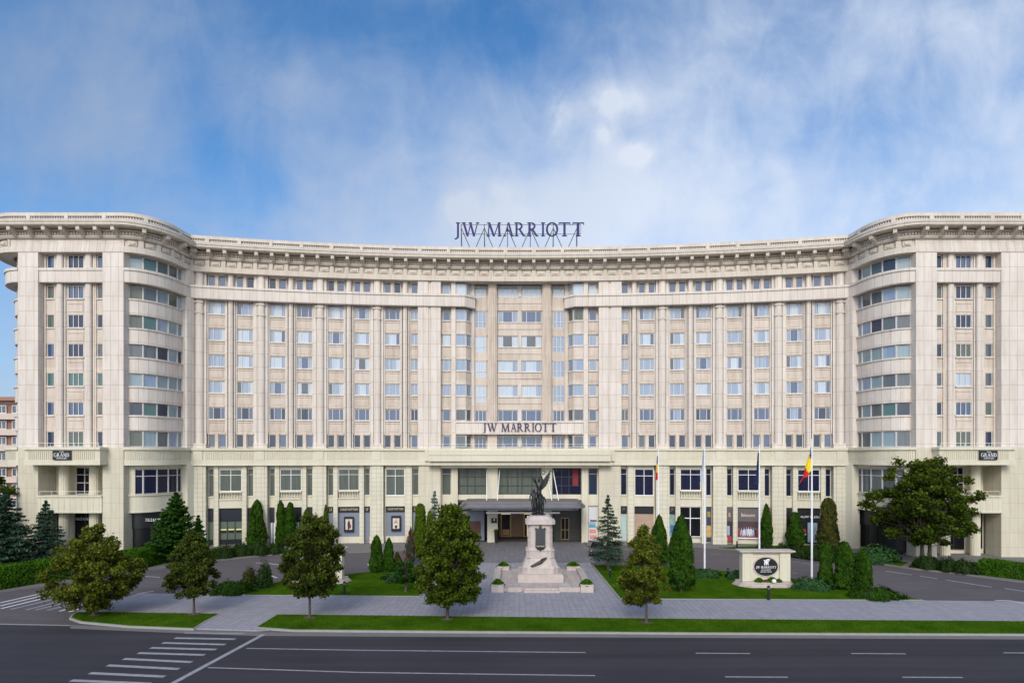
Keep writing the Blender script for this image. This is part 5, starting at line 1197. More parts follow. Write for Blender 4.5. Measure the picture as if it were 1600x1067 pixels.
broadleaf(1010, 972, 'yellow-green cone-shaped tree on the roadside lawn right of the monument', 958, 1053, 818, 946, (.62, 1.0, .85, .70, .62, .45, .18), 'lf_gold', 22000, .12, .09, 130, .33, group=GT, seed=5)
broadleaf(1447, 880, 'large spreading two-trunked tree in front of the right wing', 1366, 1524, 720, 852, (.45, .85, 1.0, 1.0, .92, .76, .56, .32), 'lf_chest', 42000, .19, .20, 195, .60, stems=((-.8, 0), (.9, .3)), seed=6, extra=((1352, 787), (1360, 789), (1362, 772), (1532, 772), (1524, 776), (1516, 780), (1402, 722), (1396, 735), (1465, 720), (1462, 732), (1510, 750), (1385, 745), (1520, 800), (1355, 775)), dens_in=.5)
broadleaf(-8, 873, 'olive tree top standing behind the big spruce at the left edge', -60, 24, 722, 850, (.7, 1, 1, .9, .6, .3), 'lf_mid', 9000, .28, .15, 60, .7, seed=7)

def spruce(px_, py_, label, H, r, mt, seed, n_wh=17, per=11, name='spruce_tree', cat='conifer', trunk_h=.6, dens=44, size=.16, group=None, droop=.18):
    global nr
    nr = np.random.default_rng(200+seed); rg = random.Random(seed)
    x, y = G(px_, py_, .14); root = empty(name, (x, y, .13), label, cat, group)
    tk = MB(); tk.tube((x, y, .13), (x, y, .13+H*.97), r*.055+.04, .02, 8); P_ = []; Nn = []; T_ = []
    for i in range(n_wh):
        f = i/(n_wh-1); z = trunk_h+(H-trunk_h)*f**.92; R0 = r*(1-f)**.85+.10
        for k in range(max(5, int(per*(1-f*.45)))):
            a = rg.random()*6.283; L_ = R0*rg.uniform(.72, 1.12); d = np.array([math.cos(a), math.sin(a), 0]); z_ = z+rg.uniform(-.12, .12)*H/n_wh*2
            tk.tube((x+d[0]*.02, y+d[1]*.02, .13+z_), (x+d[0]*L_, y+d[1]*L_, .13+z_-L_*droop+.10*L_), .018, .006, 4, cap=False)
            n = int(dens*(.35+L_/r)); t = nr.random(n)**.7; w_ = .20*L_*(1.1-t*.7)+.05
            side = np.array([-d[1], d[0], 0]); q = d*t[:, None]*L_+side*(nr.normal(0, 1, n)*w_*.8)[:, None]
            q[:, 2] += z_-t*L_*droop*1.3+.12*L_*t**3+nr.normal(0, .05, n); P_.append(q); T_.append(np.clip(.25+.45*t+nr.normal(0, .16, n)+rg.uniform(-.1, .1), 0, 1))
    # leader tip
    n = 40; q = np.stack([nr.normal(0, .05, n), nr.normal(0, .05, n), nr.uniform(H-.5, H+.12, n)], 1); P_.append(q); T_.append(np.full(n, .6))
    P_ = np.concatenate(P_); T_ = np.concatenate(T_); n = len(P_); nm = unit(n)*.6+np.array([0, -.2, .8]); nm /= np.linalg.norm(nm, axis=1)[:, None]
    V = quads(P_+np.array([x, y, .13]), nm, nr.uniform(size*.6, size*1.3, n), .55)
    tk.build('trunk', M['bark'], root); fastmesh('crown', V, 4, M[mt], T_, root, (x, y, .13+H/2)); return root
spruce(8, 884, 'broad dark blue-green spruce at the left edge behind the hedge', 7.6, 3.5, 'lf_spruce', 1, 20, 15, size=.24, dens=60)
spruce(72, 878, 'narrower dark spruce right of the broad one, in front of the left wing', 6.4, 2.25, 'lf_spruce', 2, 18, 12, size=.20, dens=50)
spruce(275, 876, 'deep green spreading conifer in front of the left wing corner', 7.2, 3.1, 'lf_yew', 3, 17, 15, size=.26, droop=-.10, dens=110, trunk_h=.6)
spruce(310, 870, 'small dark conifer right of the deep green spreading one', 4.5, 1.1, 'lf_yew', 4, 13, 10, size=.20, droop=-.06, dens=70)
spruce(679, 862, 'pale grey-green spruce rising behind the tall roadside tree', 7.0, 1.5, 'lf_blue', 5, 17, 9, size=.18)
spruce(950, 890, 'slender blue-green spruce with bare trunk on the lawn right of the plaza', 7.3, 1.85, 'lf_spruce', 6, 21, 10, size=.15, trunk_h=1.1, dens=50)

def thuja(px_, py_, px0, px1, ytop, mt, label, seed, group='columnar conifers', name='columnar_conifer', power=.55, cat='conifer', mess=.05, n=None, stem=0.15, lump=.12, base=.14):
    """dense column or cone built from leaf sprays over a dark twiggy core; size from its measured width and top"""
    global nr
    nr = np.random.default_rng(300+seed)
    x, y = G((px0+px1)/2, py_, .14); s = 900/y; W_ = (px1-px0)/s; H = (py_-ytop)/s
    root = empty(name, (x, y, base-.02), label, cat, group); n = n or int(3200+W_*H*750); r = W_/2
    def prof(t): return np.minimum(1, (t/.10)**.5*.4+.6)*np.power(np.clip(1-t, 0, 1), power)*(1+.10*np.sin(9*t+seed))
    sc = 1/prof(np.linspace(0, 1, 50)).max()
    # sprays grouped in tufts that stand out or lie back, darker in between
    nc = max(60, n//16); tc_ = nr.random(nc)**.85; ac = nr.uniform(0, 6.283, nc); oc = nr.normal(0, .085, nc)+lump*.6*np.sin(3*ac+seed+5*tc_); tn = nr.normal(0, .16, nc)
    ci = nr.integers(0, nc, n); sp_ = .13/max(r, .3)
    t = np.clip(tc_[ci]+nr.normal(0, .11/H, n), 0, 1); a = ac[ci]+nr.normal(0, sp_, n)
    dist = np.abs(nr.normal(0, 1, n)); R0 = r*prof(t)*sc*(1+oc[ci]-.055*dist)*nr.uniform(.93, 1.06, n)
    P_ = np.stack([x+R0*np.cos(a), y+R0*np.sin(a), base+stem+t*(H-stem)+nr.normal(0, mess, n)], 1)
    nm = np.stack([np.cos(a), np.sin(a), .35+0*a], 1)+unit(n)*.75; nm /= np.linalg.norm(nm, axis=1)[:, None]
    up = np.broadcast_to(np.array([0, 0, 1.0]), (n, 3))+unit(n)*.45; V = quads(P_, nm, nr.uniform(.06, .15, n), 1.7, up)
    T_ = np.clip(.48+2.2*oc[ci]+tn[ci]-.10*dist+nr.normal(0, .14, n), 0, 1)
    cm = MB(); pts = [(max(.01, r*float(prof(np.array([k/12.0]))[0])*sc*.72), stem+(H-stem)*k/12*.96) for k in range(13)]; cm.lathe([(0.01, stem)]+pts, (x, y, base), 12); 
    tk = MB(); tk.tube((x, y, base-.05), (x, y, base+H*.4), .05+.02*W_, .03, 7); tk.build('trunk', M['bark'], root)
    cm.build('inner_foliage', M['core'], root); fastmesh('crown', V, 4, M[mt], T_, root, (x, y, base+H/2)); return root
for i, a in enumerate([
 (400, 853, 387, 416, 782, 'lf_thuja', 'broad-based tall columnar conifer at the left shop fronts, nearest the dark fascia', .45),
 (438, 853, 431, 446, 783, 'lf_thuja', 'slim left column of the touching pair before the striped shop', .30),
 (453, 853, 444, 463, 786, 'lf_thuja', 'thicker right column of the touching pair before the striped shop', .30),
 (509, 853, 503, 515, 790, 'lf_thujal', 'thinnest bright columnar conifer behind the dense globe tree', .55),
 (476, 853, 467, 492, 797, 'lf_thujal', 'ochre-green columnar conifer just above the dense globe tree', .5),
 (655, 866, 646, 668, 788, 'lf_thujal', 'bright green column touching the tall roadside tree, near the second framed poster', .25),
 (672, 868, 664, 680, 800, 'lf_thujal', 'bright green column tucked between its twin and the tall roadside tree', .35),
 (586, 893, 577, 600, 838, 'lf_thuja', 'dark two-tipped bush conifer at the left lawn edge', .42),
 (608, 892, 599, 616, 842, 'lf_thuja', 'dark single-tipped bush conifer right of the two-tipped one', .40),
 (1028, 880, 1016, 1044, 806, 'lf_thuja', 'tall dark cone conifer partly behind the yellow-green tree', .5),
 (1197, 852, 1189, 1206, 788, 'lf_thuja', 'slim dark column behind the flagpole with the blue flag', .5),
 (1240, 855, 1230, 1255, 801, 'lf_thuja', 'stocky dark column left of the black shop front lettering', .35),
 (1293, 862, 1279, 1309, 779, 'lf_brown', 'browning tall column conifer against the black shop front', .28),
 (1290, 916, 1279, 1301, 850, 'lf_thuja', 'left column of the clipped trio right of the stone sign', .25),
 (1320, 919, 1303, 1335, 848, 'lf_thuja', 'widest middle column of the clipped trio right of the stone sign', .28),
 (1348, 917, 1337, 1361, 861, 'lf_thuja', 'shorter right column of the clipped trio right of the stone sign', .30)]):
    thuja(*a[:7], i, power=a[7])
thuja(1062, 924, 1044, 1085, 806, 'lf_thuja', 'tall dark clipped cone conifer with bare stem on the right lawn', 40, power=.48, stem=.55)
thuja(640, 880, 631, 652, 828, 'lf_red', 'thin reddish-brown shrub beside the bright green column', 41, name='red_shrub', cat='shrub', power=.6, n=420, mess=.15, group=None)
thuja(620, 890, 613, 628, 864, 'lf_brown', 'small rusty shrub between the dark bush conifer and the reddish one', 42, name='shrub', cat='shrub', power=.5, group=None, n=900)
def shrub(px_, py_, w_, h, mt, label, seed, name='shrub', cat='shrub', group=None, n=2200, dpt=None, base=.14, size=.14, spiky=0.0):
    global nr
    nr = np.random.default_rng(400+seed); x, y = G(px_, py_, .14); s = 900/y; rx = w_/s/2; H = h/s; ry = (dpt or rx*1.4)/1.0 if dpt else min(rx, 1.3)
    y += ry*.6
    root = empty(name, (x, y, base-.01), label, cat, group); a = nr.uniform(0, 6.283, n); f = nr.random(n)**.6; e = nr.random(n)
    k = np.sqrt(np.clip(1-e**2, 0, 1)); lump = 1+.16*np.sin(5*a+seed)+.10*np.sin(11*a); rr_ = nr.uniform(.75, 1.05, n)
    P_ = np.stack([x+rx*k*np.cos(a)*lump*rr_, y+ry*k*np.sin(a)*lump*rr_, base+H*e*(.9+.25*np.sin(4*a+2*seed)*np.sin(7*a))*rr_+nr.normal(0, spiky, n)], 1)
    nm = np.stack([np.cos(a)*k, np.sin(a)*k, e+.3], 1)+unit(n)*.6; nm /= np.linalg.norm(nm, axis=1)[:, None]
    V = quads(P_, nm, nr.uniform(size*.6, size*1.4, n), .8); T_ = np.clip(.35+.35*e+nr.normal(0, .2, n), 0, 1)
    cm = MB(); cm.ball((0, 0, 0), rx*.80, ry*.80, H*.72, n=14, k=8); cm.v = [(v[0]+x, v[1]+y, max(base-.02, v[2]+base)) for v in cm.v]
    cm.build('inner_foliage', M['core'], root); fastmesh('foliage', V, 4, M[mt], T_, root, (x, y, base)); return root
J = 'low spreading junipers'
shrub(1107, 902, 42, 11, 'lf_jun', 'low juniper at the foot of the white flagpole', 1, 'juniper', group=J)
shrub(1155, 905, 32, 12, 'lf_jun', 'low juniper behind the left side of the stone sign', 2, 'juniper', group=J)
shrub(1277, 922, 66, 17, 'lf_jun', 'flat wide juniper between the stone sign and the clipped trio', 3, 'juniper', group=J)
shrub(1377, 936, 80, 16, 'lf_thuja', 'bright green low mound at the right end of the lawn', 4, 'mound_shrub', n=3400)
shrub(1377, 879, 66, 26, 'lf_jun', 'large feathery juniper at the foot of the right wing, left of the two-trunked tree', 5, 'juniper', group=J, n=3000, spiky=.08, size=.2)
shrub(630, 909, 66, 17, 'lf_jun', 'blue-green juniper on the left lawn under the small dark tree', 6, 'juniper', group=J, n=3000)
shrub(355, 928, 62, 18, 'lf_thuja', 'low green mound right of the small dark roadside tree', 7, 'mound_shrub', n=2800)
shrub(386, 918, 22, 32, 'lf_brown', 'left upright bushy part of the mixed shrub pair by the left lawn', 8, 'bush', n=1500, spiky=.12)
shrub(410, 918, 24, 40, 'lf_box', 'right taller bush of the pair by the left lawn', 9, 'bush', n=1700, spiky=.14)
broadleaf(634, 924, 'small dark tree with short trunk on the left lawn', 605, 662, 876, 910, (.6, 1, .9, .5), 'lf_yew', 4200, .11, .09, 36, .26, seed=9, name='small_tree')
for i, (p_, q_, w_, h, lab) in enumerate(((1200, 867, 30, 19, 'leftmost'), (1226, 868, 28, 19, 'second from left'), (1252, 870, 30, 20, 'middle'), (1280, 874, 32, 24, 'fourth from left'), (1310, 876, 34, 24, 'rightmost'))):
    shrub(p_, q_, w_, h, 'lf_box', lab+' of the round dark bushes along the bed behind the stone sign', 20+i, 'round_bush', group='round dark bushes behind the stone sign', n=1800)
for i, (p_, q_, w_, h, lab) in enumerate(((345, 872, 34, 20, 'leftmost'), (372, 868, 34, 20, 'second'), (402, 867, 34, 20, 'third'), (428, 865, 26, 17, 'rightmost'))):
    shrub(p_, q_, w_, h, 'lf_box', lab+' of the round dark bushes below the dark left shop', 30+i, 'round_bush', group='round dark bushes below the left shops', n=1800)
for i, (p_, q_, w_, lab) in enumerate(((1457, 889, 40, 'left'), (1488, 893, 30, 'middle'), (1517, 896, 42, 'right'))):
    shrub(p_, q_, w_, 21, 'lf_box', lab+' one of the three dark bushes right of the two-trunked tree', 50+i, 'round_bush', group='dark bushes right of the two-trunked tree', n=2000)
def hedge(pts, wdt, H, label, seed, mt='lf_hedge', dens=230):
    global nr
    nr = np.random.default_rng(500+seed); w_ = [Vector(G(x, y, .14)) for x, y in pts]; root = empty('hedge', (w_[0].x, w_[0].y, .13), label, 'hedge', 'clipped hedges')
    P_ = []; Nn = []; cm = MB()
    for a, b in zip(w_[:-1], w_[1:]):
        L_ = (b-a).length; t = (b-a)/L_; o = Vector((t.y, -t.x)); 
        if o.y > 0: o = -o
        c0 = a-o*.08; c1 = b-o*.08; d0 = a-o*(wdt-.08); d1 = b-o*(wdt-.08)
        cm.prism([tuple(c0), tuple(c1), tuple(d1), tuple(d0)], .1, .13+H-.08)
        for face, area in (('f', L_*H), ('t', L_*wdt), ('b', L_*H*.4)):
            n = int(area*dens); u = nr.uniform(-.05, L_+.05, n); v = nr.random(n)
            if face == 'f': q = np.stack([a.x+t.x*u, a.y+t.y*u, .13+v*H], 1); nn_ = np.array([o.x, o.y, .25])
            elif face == 't': q = np.stack([a.x+t.x*u-o.x*v*wdt, a.y+t.y*u-o.y*v*wdt, .13+H+0*v], 1); nn_ = np.array([0, 0, 1.0])
            else: q = np.stack([a.x+t.x*u-o.x*wdt, a.y+t.y*u-o.y*wdt, .13+(1-v*.4)*H], 1); nn_ = np.array([-o.x, -o.y, .2])
            q += nr.normal(0, .045, q.shape)+.05*np.sin(u*1.7)[:, None]*nn_; P_.append(q); Nn.append(np.broadcast_to(nn_, q.shape))
    P_ = np.concatenate(P_); Nn = np.concatenate(Nn); n = len(P_); nm = Nn+unit(n)*.8; nm /= np.linalg.norm(nm, axis=1)[:, None]
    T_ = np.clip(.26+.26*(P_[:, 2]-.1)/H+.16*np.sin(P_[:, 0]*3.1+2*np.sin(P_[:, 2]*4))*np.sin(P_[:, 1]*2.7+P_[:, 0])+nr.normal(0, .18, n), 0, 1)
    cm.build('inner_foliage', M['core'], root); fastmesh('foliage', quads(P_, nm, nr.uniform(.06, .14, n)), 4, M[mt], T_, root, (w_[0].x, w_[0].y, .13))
hedge([(-120, 938), (0, 921), (55, 912), (110, 903)], 2.2, 1.75, 'tall bright green hedge at the left edge in front of the spruces', 1)
hedge([(112, 903), (218, 888.5), (285, 872)], 2.0, 1.75, 'bright green hedge behind the wide yellow-green tree', 2)
hedge([(1530, 897), (1600, 906), (1800, 930)], 1.8, 1.35, 'clipped green hedge along the drive at the right edge', 3)

# ================================================================== MONUMENT
MX, MY = 1.85, 52.65
mon = empty('monument', (MX, MY, 0), 'pale marble monument pedestal on a square stone platform in front of the hotel entrance', 'monument')
p = MB(); p.box(-2.45+0, 6.15, 48.6, 57.0, .02, .30); p.box(-2.35, -1.75, 49.6, 56.6, .30, .52); p.box(5.5, 6.1, 49.6, 56.6, .30, .52); p.box(-1.0, 0.2, 48.35, 48.9, .02, .42); 
p.box(3.3, 5.1, 48.35, 48.9, .02, .42); p.build('platform', M['marble2'], mon)
p = MB(); p.box(.35, 3.35, 48.05, 48.6, .02, .20); p.box(.45, 3.25, 48.3, 48.62, .2, .36); p.build('steps', M['marble2'], mon)
def octo(w_, c, z0, z1, mb, w2=None):
    w2 = w2 or w_
    def ring(w__, z): h = w__/2; return [(MX-h+c, MY-h, z), (MX+h-c, MY-h, z), (MX+h, MY-h+c, z), (MX+h, MY+h-c, z), (MX+h-c, MY+h, z), (MX-h+c, MY+h, z), (MX-h, MY+h-c, z), (MX-h, MY-h+c, z)]
    a = ring(w_, z0); b = ring(w2, z1)
    for i in range(8): j = (i+1) % 8; mb.face([a[i], a[j], b[j], b[i]])
    mb.face(b); mb.face(a[::-1])
p = MB(); p.box(MX-2.0, MX+2.0, MY-2.0, MY+2.0, .3, .93); p.box(MX-1.93, MX+1.93, MY-1.93, MY+1.93, .93, 1.0); octo(3.2, .45, 1.0, 1.45, p); octo(3.25, .45, 1.45, 1.55, p, 3.2); octo(3.1, .45, 1.55, 2.35, p, 2.5); p.build('base', M['marble'], mon)
p = MB(); octo(2.5, .3, 2.35, 2.95, p); octo(2.62, .3, 2.95, 3.05, p, 2.3); octo(2.55, .3, 2.33, 2.40, p); octo(2.15, .22, 3.05, 5.2, p, 2.05); octo(2.3, .22, 3.05, 3.25, p, 2.16)
p.box(MX-1.12, MX+1.12, MY-.5, MY+.5, 3.1, 5.1); p.box(MX-.5, MX+.5, MY-1.13, MY+1.13, 3.1, 5.1)
for z in (3.65, 4.15, 4.65): octo(2.155+.003, .22, z, z+.03, p)
p.build('shaft', M['marble'], mon)
p = MB(); octo(2.2, .25, 5.2, 5.32, p, 2.45); octo(2.66, .3, 5.32, 5.62, p); octo(2.60, .3, 5.62, 5.72, p, 2.2); octo(2.2, .25, 5.72, 6.0, p, 1.7); octo(1.75, .2, 6.0, 6.06, p); p.build('capital', M['marble'], mon)
fy = MY-1.14
p = MB(); p.xprism([(MX-.44, 3.45), (MX+.44, 3.45), (MX+.44, 4.75), (MX+.50, 4.95), (MX+.36, 5.05), (MX+.22, 4.9), (MX+.12, 5.1), (MX+.05, 5.3), (MX-.05, 5.3), (MX-.12, 5.1), (MX-.22, 4.9), (MX-.36, 5.05), (MX-.50, 4.95), (MX-.44, 4.75)], fy-.08, fy+.02); p.build('bronze_tablet', M['bronzeg'], mon)
p = MB(); p.xprism([(MX-.48, 3.42), (MX-.2, 3.3), (MX, 3.36), (MX+.2, 3.3), (MX+.48, 3.42), (MX+.3, 3.12), (MX+.08, 3.05), (MX, 2.88), (MX-.08, 3.05), (MX-.3, 3.12)], fy-.16, fy-.02); p.build('bronze_eagle', M['bronze'], mon)
p = MB(); p.tube((MX-.75, MY-1.75, 1.72), (MX+.0, MY-1.52, 2.02), .09, .16, 8); p.tube((MX, MY-1.52, 2.02), (MX+.55, MY-1.35, 2.35), .16, .05, 8); p.ball((MX-.8, MY-1.78, 1.72), .09, .09, .08)
p.face([(MX-.3, MY-1.7, 1.95), (MX+.35, MY-1.45, 2.2), (MX+.6, MY-1.28, 2.45), (MX+.1, MY-1.35, 2.28)]); p.build('bronze_relief', M['bronze'], mon)
# planters at the platform corners
def planter(x, y, w_, d, label, sd):
    e = empty('planter', (x, y, 0), label, 'planter', 'stone planters on the monument platform corners'); p = MB()
    p.box(x-w_/2, x+w_/2, y-d/2, y+d/2, .02, .58); p.box(x-w_/2-.03, x+w_/2+.03, y-d/2-.03, y+d/2+.03, .58, .66); p.build('stone_box', M['marble'], e)
    n = 900; g = np.random.default_rng(sd); a = g.uniform(0, 6.28, n); r = np.sqrt(g.random(n)); q = np.stack([x+w_*.58*r*np.cos(a), y+d*.5*r*np.sin(a), .62+.42*(1-r**2)*g.uniform(.5, 1.1, n)-.08*r], 1)
    global nr
    nr = g; nm = unit(n)+np.array([0, -.2, .6]); nm /= np.linalg.norm(nm, axis=1)[:, None]
    fastmesh('plants', quads(q, nm, g.uniform(.06, .15, n)), 4, M['lf_hedge'], np.clip(g.normal(.55, .25, n), 0, 1), e, (x, y, .6))
planter(-1.85, 48.7, 1.0, 1.0, 'planter on the front left corner of the monument platform', 1); planter(5.65, 48.7, 1.05, 1.0, 'planter on the front right corner of the monument platform', 2)
planter(-1.6, 56.6, 1.15, .9, 'planter on the back left corner of the monument platform', 3); planter(5.25, 56.6, 1.3, .9, 'planter on the back right corner of the monument platform', 4)
# bronze group: winged victory with raised arm, soldier beside her
st = empty('bronze_statue', (MX, MY, 6.06), 'dark bronze winged figure with raised arm and two soldiers, on top of the pedestal', 'statue')
def skin_fig(name, J_, E_, origin, parent, mt, sub=1):
    me = bpy.data.meshes.new(name); keys = list(J_); me.from_pydata([J_[k][:3] for k in keys], [(keys.index(a), keys.index(b)) for a, b in E_], [])
    o = bpy.data.objects.new(name, me); COL.objects.link(o); m = o.modifiers.new('s', 'SKIN'); m.use_smooth_shade = True
    for i, k in enumerate(keys): v = me.skin_vertices[0].data[i]; r = J_[k][3]; v.radius = (r, r) if not isinstance(r, tuple) else r; v.use_root = (i == 0)
    o.modifiers.new('u', 'SUBSURF').levels = sub; bpy.context.view_layer.update()
    m2 = bpy.data.meshes.new_from_object(o.evaluated_get(bpy.context.evaluated_depsgraph_get())); bpy.data.objects.remove(o); m2.materials.clear(); m2.materials.append(mt)
    o = bpy.data.objects.new(name, m2); COL.objects.link(o); o.parent = parent; o.location = Vector(origin)-wloc(parent); m2.polygons.foreach_set('use_smooth', [True]*len(m2.polygons)); return o
V_ = {'pel': (.12,0,1.65,.30), 'wai': (.14,-.02,2.0,.24), 'che': (.17,-.03,2.4,.30), 'nek': (.16,-.06,2.72,.11), 'hed': (.12,-.10,2.92,.15), 'top': (.11,-.10,3.05,.11),
      'shR': (.42,-.02,2.55,.14), 'elR': (.62,-.05,2.85,.10), 'wrR': (.42,-.12,3.22,.07), 'haR': (.33,-.14,3.42,.06), 'shL': (-.10,-.02,2.55,.13), 'elL': (-.28,-.10,2.75,.09), 'wrL': (-.38,-.2,3.0,.06), 'haL': (-.40,-.22,3.10,.055),
      'hiR': (.30,.02,1.5,.24), 'knR': (.34,-.05,.95,.22), 'anR': (.36,.06,.25,.22), 'hiL': (-.05,.0,1.5,.24), 'knL': (-.02,-.16,.95,.20), 'anL': (-.02,-.05,.25,.20), 'ftL': (-.04,-.3,.1,.09), 'ftR': (.36,-.2,.1,.09), 'dr': (.62,.15,.4,.12), 'dr2': (.55,.1,1.2,.14)}
E = [('pel','wai'),('wai','che'),('che','nek'),('nek','hed'),('hed','top'),('che','shR'),('shR','elR'),('elR','wrR'),('wrR','haR'),('che','shL'),('shL','elL'),('elL','wrL'),('wrL','haL'),('pel','hiR'),('hiR','knR'),('knR','anR'),('anR','ftR'),('pel','hiL'),('hiL','knL'),('knL','anL'),('anL','ftL'),('hiR','dr2'),('dr2','dr')]
def vs(k): v = V_[k]; return ((v[0]-.12)*.72, v[1]*.9, v[2]*1.10, v[3]*.80)
skin_fig('winged_figure', {k: vs(k) for k in V_}, E, (1.74, MY, 6.1), st, M['bronze'])
def soldier(x, y, f=1, k=1.08):
    S = {'pel': (0,0,1.15,.21), 'wai': (0,0,1.35,.19), 'che': (0,0,1.65,.23), 'nek': (0,-.02,1.9,.09), 'hed': (0,-.05,2.06,.12), 'top': (0,-.04,2.18,.12), 'brim': (0,-.16,2.12,.05),
         'shR': (.22,0,1.78,.10), 'elR': (.30,-.1,1.45,.08), 'haR': (.2,-.26,1.4,.06), 'shL': (-.22,0,1.78,.10), 'elL': (-.34,-.05,1.48,.08), 'haL': (-.36,-.22,1.2,.06),
         'hiR': (.11,0,1.05,.16), 'knR': (.15,-.1,.6,.13), 'anR': (.18,.05,.12,.10), 'ftR': (.19,-.18,.07,.07), 'hiL': (-.11,0,1.05,.16), 'knL': (-.08,-.12,.6,.13), 'anL': (-.02,0,.12,.10), 'ftL': (-.04,-.24,.07,.07)}
    Ed = [('pel','wai'),('wai','che'),('che','nek'),('nek','hed'),('hed','top'),('hed','brim'),('che','shR'),('shR','elR'),('elR','haR'),('che','shL'),('shL','elL'),('elL','haL'),('pel','hiR'),('hiR','knR'),('knR','anR'),('anR','ftR'),('pel','hiL'),('hiL','knL'),('knL','anL'),('anL','ftL')]
    skin_fig('soldier_figure', {q: (v[0]*f, v[1], v[2]*k, v[3]) for q, v in S.items()}, Ed, (x, y, 6.1), st, M['bronze'])
soldier(1.28, MY-.25); soldier(2.02, MY+.05, -1, .86)
def wing(pts, base, mt='bronze'):
    w_ = MB()
    for i, (x0, z0, x1, z1, wd) in enumerate(pts):
        d = Vector((x1-x0, z1-z0)); d.normalize(); n = Vector((-d.y, d.x))*wd/2
        w_.xprism([(base[0]+x0-n.x, base[2]+z0-n.y), (base[0]+x1-n.x*.5, base[2]+z1-n.y*.5), (base[0]+x1+d.x*.06, base[2]+z1+d.y*.06), (base[0]+x1+n.x*.5, base[2]+z1+n.y*.5), (base[0]+x0+n.x, base[2]+z0+n.y)], base[1]-.03+.02*i, base[1]+.05+.02*i)
    w_.build('wing', M[mt], st)
wing([(.18,2.65,1.10,3.98,.20), (.20,2.60,1.06,3.70,.20), (.22,2.50,1.0,3.42,.20), (.22,2.4,.93,3.15,.18), (.2,2.3,.84,2.9,.18), (.18,2.2,.70,2.65,.18)], (1.74, MY+.18, 6.1))
wing([(-.1,2.7,-.72,3.55,.14), (-.1,2.62,-.62,3.30,.13), (-.1,2.55,-.5,3.1,.12)], (1.74, MY+.2, 6.1))
w_ = MB()
for k in range(16): a0 = 2*math.pi*k/16; a1 = 2*math.pi*(k+1)/16; w_.tube((2.14+.17*math.cos(a0), MY-.14, 9.93+.17*math.sin(a0)), (2.14+.17*math.cos(a1), MY-.14, 9.93+.17*math.sin(a1)), .05, n=6)
w_.tube((1.93, MY-.13, 9.78), (2.02, MY-.14, 9.84), .04)
w_.build('wreath', plain('pale_wreath', (0.11, 0.14, 0.17), .5, .4), st)
w_ = MB(); w_.lathe([(0, 0), (.66, 0), (.64, .10), (.52, .18), (.40, .26), (0, .28)], (1.68, MY, 6.06), 18); w_.ball((1.35, MY-.4, 6.3), .2, .2, .15); w_.ball((1.95, MY-.35, 6.28), .22, .2, .13); w_.build('rock_base', M['bronze'], st)

# ================================================================== STONE HOTEL SIGN (two)
def stone_sign(xc, y, label, real=True):
    e = empty('stone_sign', (xc, y, .12), label, 'sign', 'stone hotel signs on the lawns')
    def hexa(mb, w_, z0, z1, d0):
        mb.prism([(xc-w_/2, y+.55), (xc-w_/2+.3, y-.35), (xc-w_*.28, y-.35-d0), (xc+w_*.28, y-.35-d0), (xc+w_/2-.3, y-.35), (xc+w_/2, y+.55)], z0, z1)
    p = MB(); hexa(p, 5.4, .12, .26, .62); hexa(p, 5.1, .26, .40, .45); hexa(p, 4.8, .40, .60, .30); p.build('stepped_base', M['marble2'], e)
    p = MB(); p.box(xc-2.0, xc+2.0, y-.1, y+.4, .6, 3.05)
    for s in (-1, 1):
        a, b = sorted((xc+s*1.18, xc+s*2.08)); p.box(a, b, y-.28, y+.45, .6, 3.05); a, b = sorted((xc+s*1.34, xc+s*1.40)); 
        for q in (1.34, 1.86): p.box(min(xc+s*q, xc+s*(q+.05)), max(xc+s*q, xc+s*(q+.05)), y-.305, y-.25, .8, 2.75)
        p.box(xc+s*1.625-.26, xc+s*1.625+.26, y-.303, y-.25, 2.7, 2.76); p.box(xc+s*1.625-.26, xc+s*1.625+.26, y-.303, y-.25, .78, .84)
    p.box(xc-1.18, xc+1.18, y-.14, y-.05, 2.62, 2.68); p.build('body', M['creamp'], e)
    p = MB(); p.box(xc-2.22, xc+2.22, y-.42, y+.55, 3.05, 3.14); p.box(xc-2.40, xc+2.40, y-.56, y+.66, 3.14, 3.24); p.build('cap', M['marble'], e)
    def el(rx, rz, y0, y1, mt, nm): q = MB(); q.xprism([(xc-.0+rx*math.cos(2*math.pi*k/40), 1.83+rz*math.sin(2*math.pi*k/40)) for k in range(40)], y0, y1); return q.build(nm, mt, e)
    el(1.14, .90, y-.17, y-.05, M['marble'], 'oval_rim'); el(1.02, .79, y-.21, y-.1, M['black'], 'oval_board')
    p = MB()      # winged beast emblem
    for poly in ([(-.18,2.02),(-.10,2.02),(-.08,2.2),(-.02,2.22),(-.02,2.02),(.06,2.02),(.08,2.25),(.16,2.02),(.22,2.05),(.18,2.3),(.08,2.42),(-.05,2.38),(-.10,2.46),(-.22,2.50),(-.24,2.42),(-.14,2.36),(-.18,2.2)],
                 [(-.08,2.34),(.06,2.40),(.18,2.42),(.40,2.54),(.16,2.56),(-.02,2.50)], [(.1,2.30),(.20,2.30),(.34,2.44),(.18,2.40)]):
        p.xprism([(xc+x*.95, z-.06) for x, z in poly], y-.235, y-.2)
    p.build('emblem', M['white'], e)
    p = MB(); serif(p, run('JW MARRIOTT', xc-.88, xc+.88), y-.21, .02, h=.20, zb=1.68); p.build('lettering', M['white'], e)
    sans('BUCHAREST', .82, .10, M['white'], e, (xc, y-.215, 1.50)); sans('GRAND HOTEL', 1.0, .10, M['white'], e, (xc, y-.215, 1.33))
    return e
sx_, sy_ = G(1198.5, 916, .14); 
stone_sign(sx_, sy_+.4, 'cream stone sign with a black oval emblem board on the right lawn')
sx2, sy2 = G(497, 911, .14); stone_sign(sx2, sy2+.4, 'cream stone sign on the left lawn, nearly hidden behind the dense globe tree')
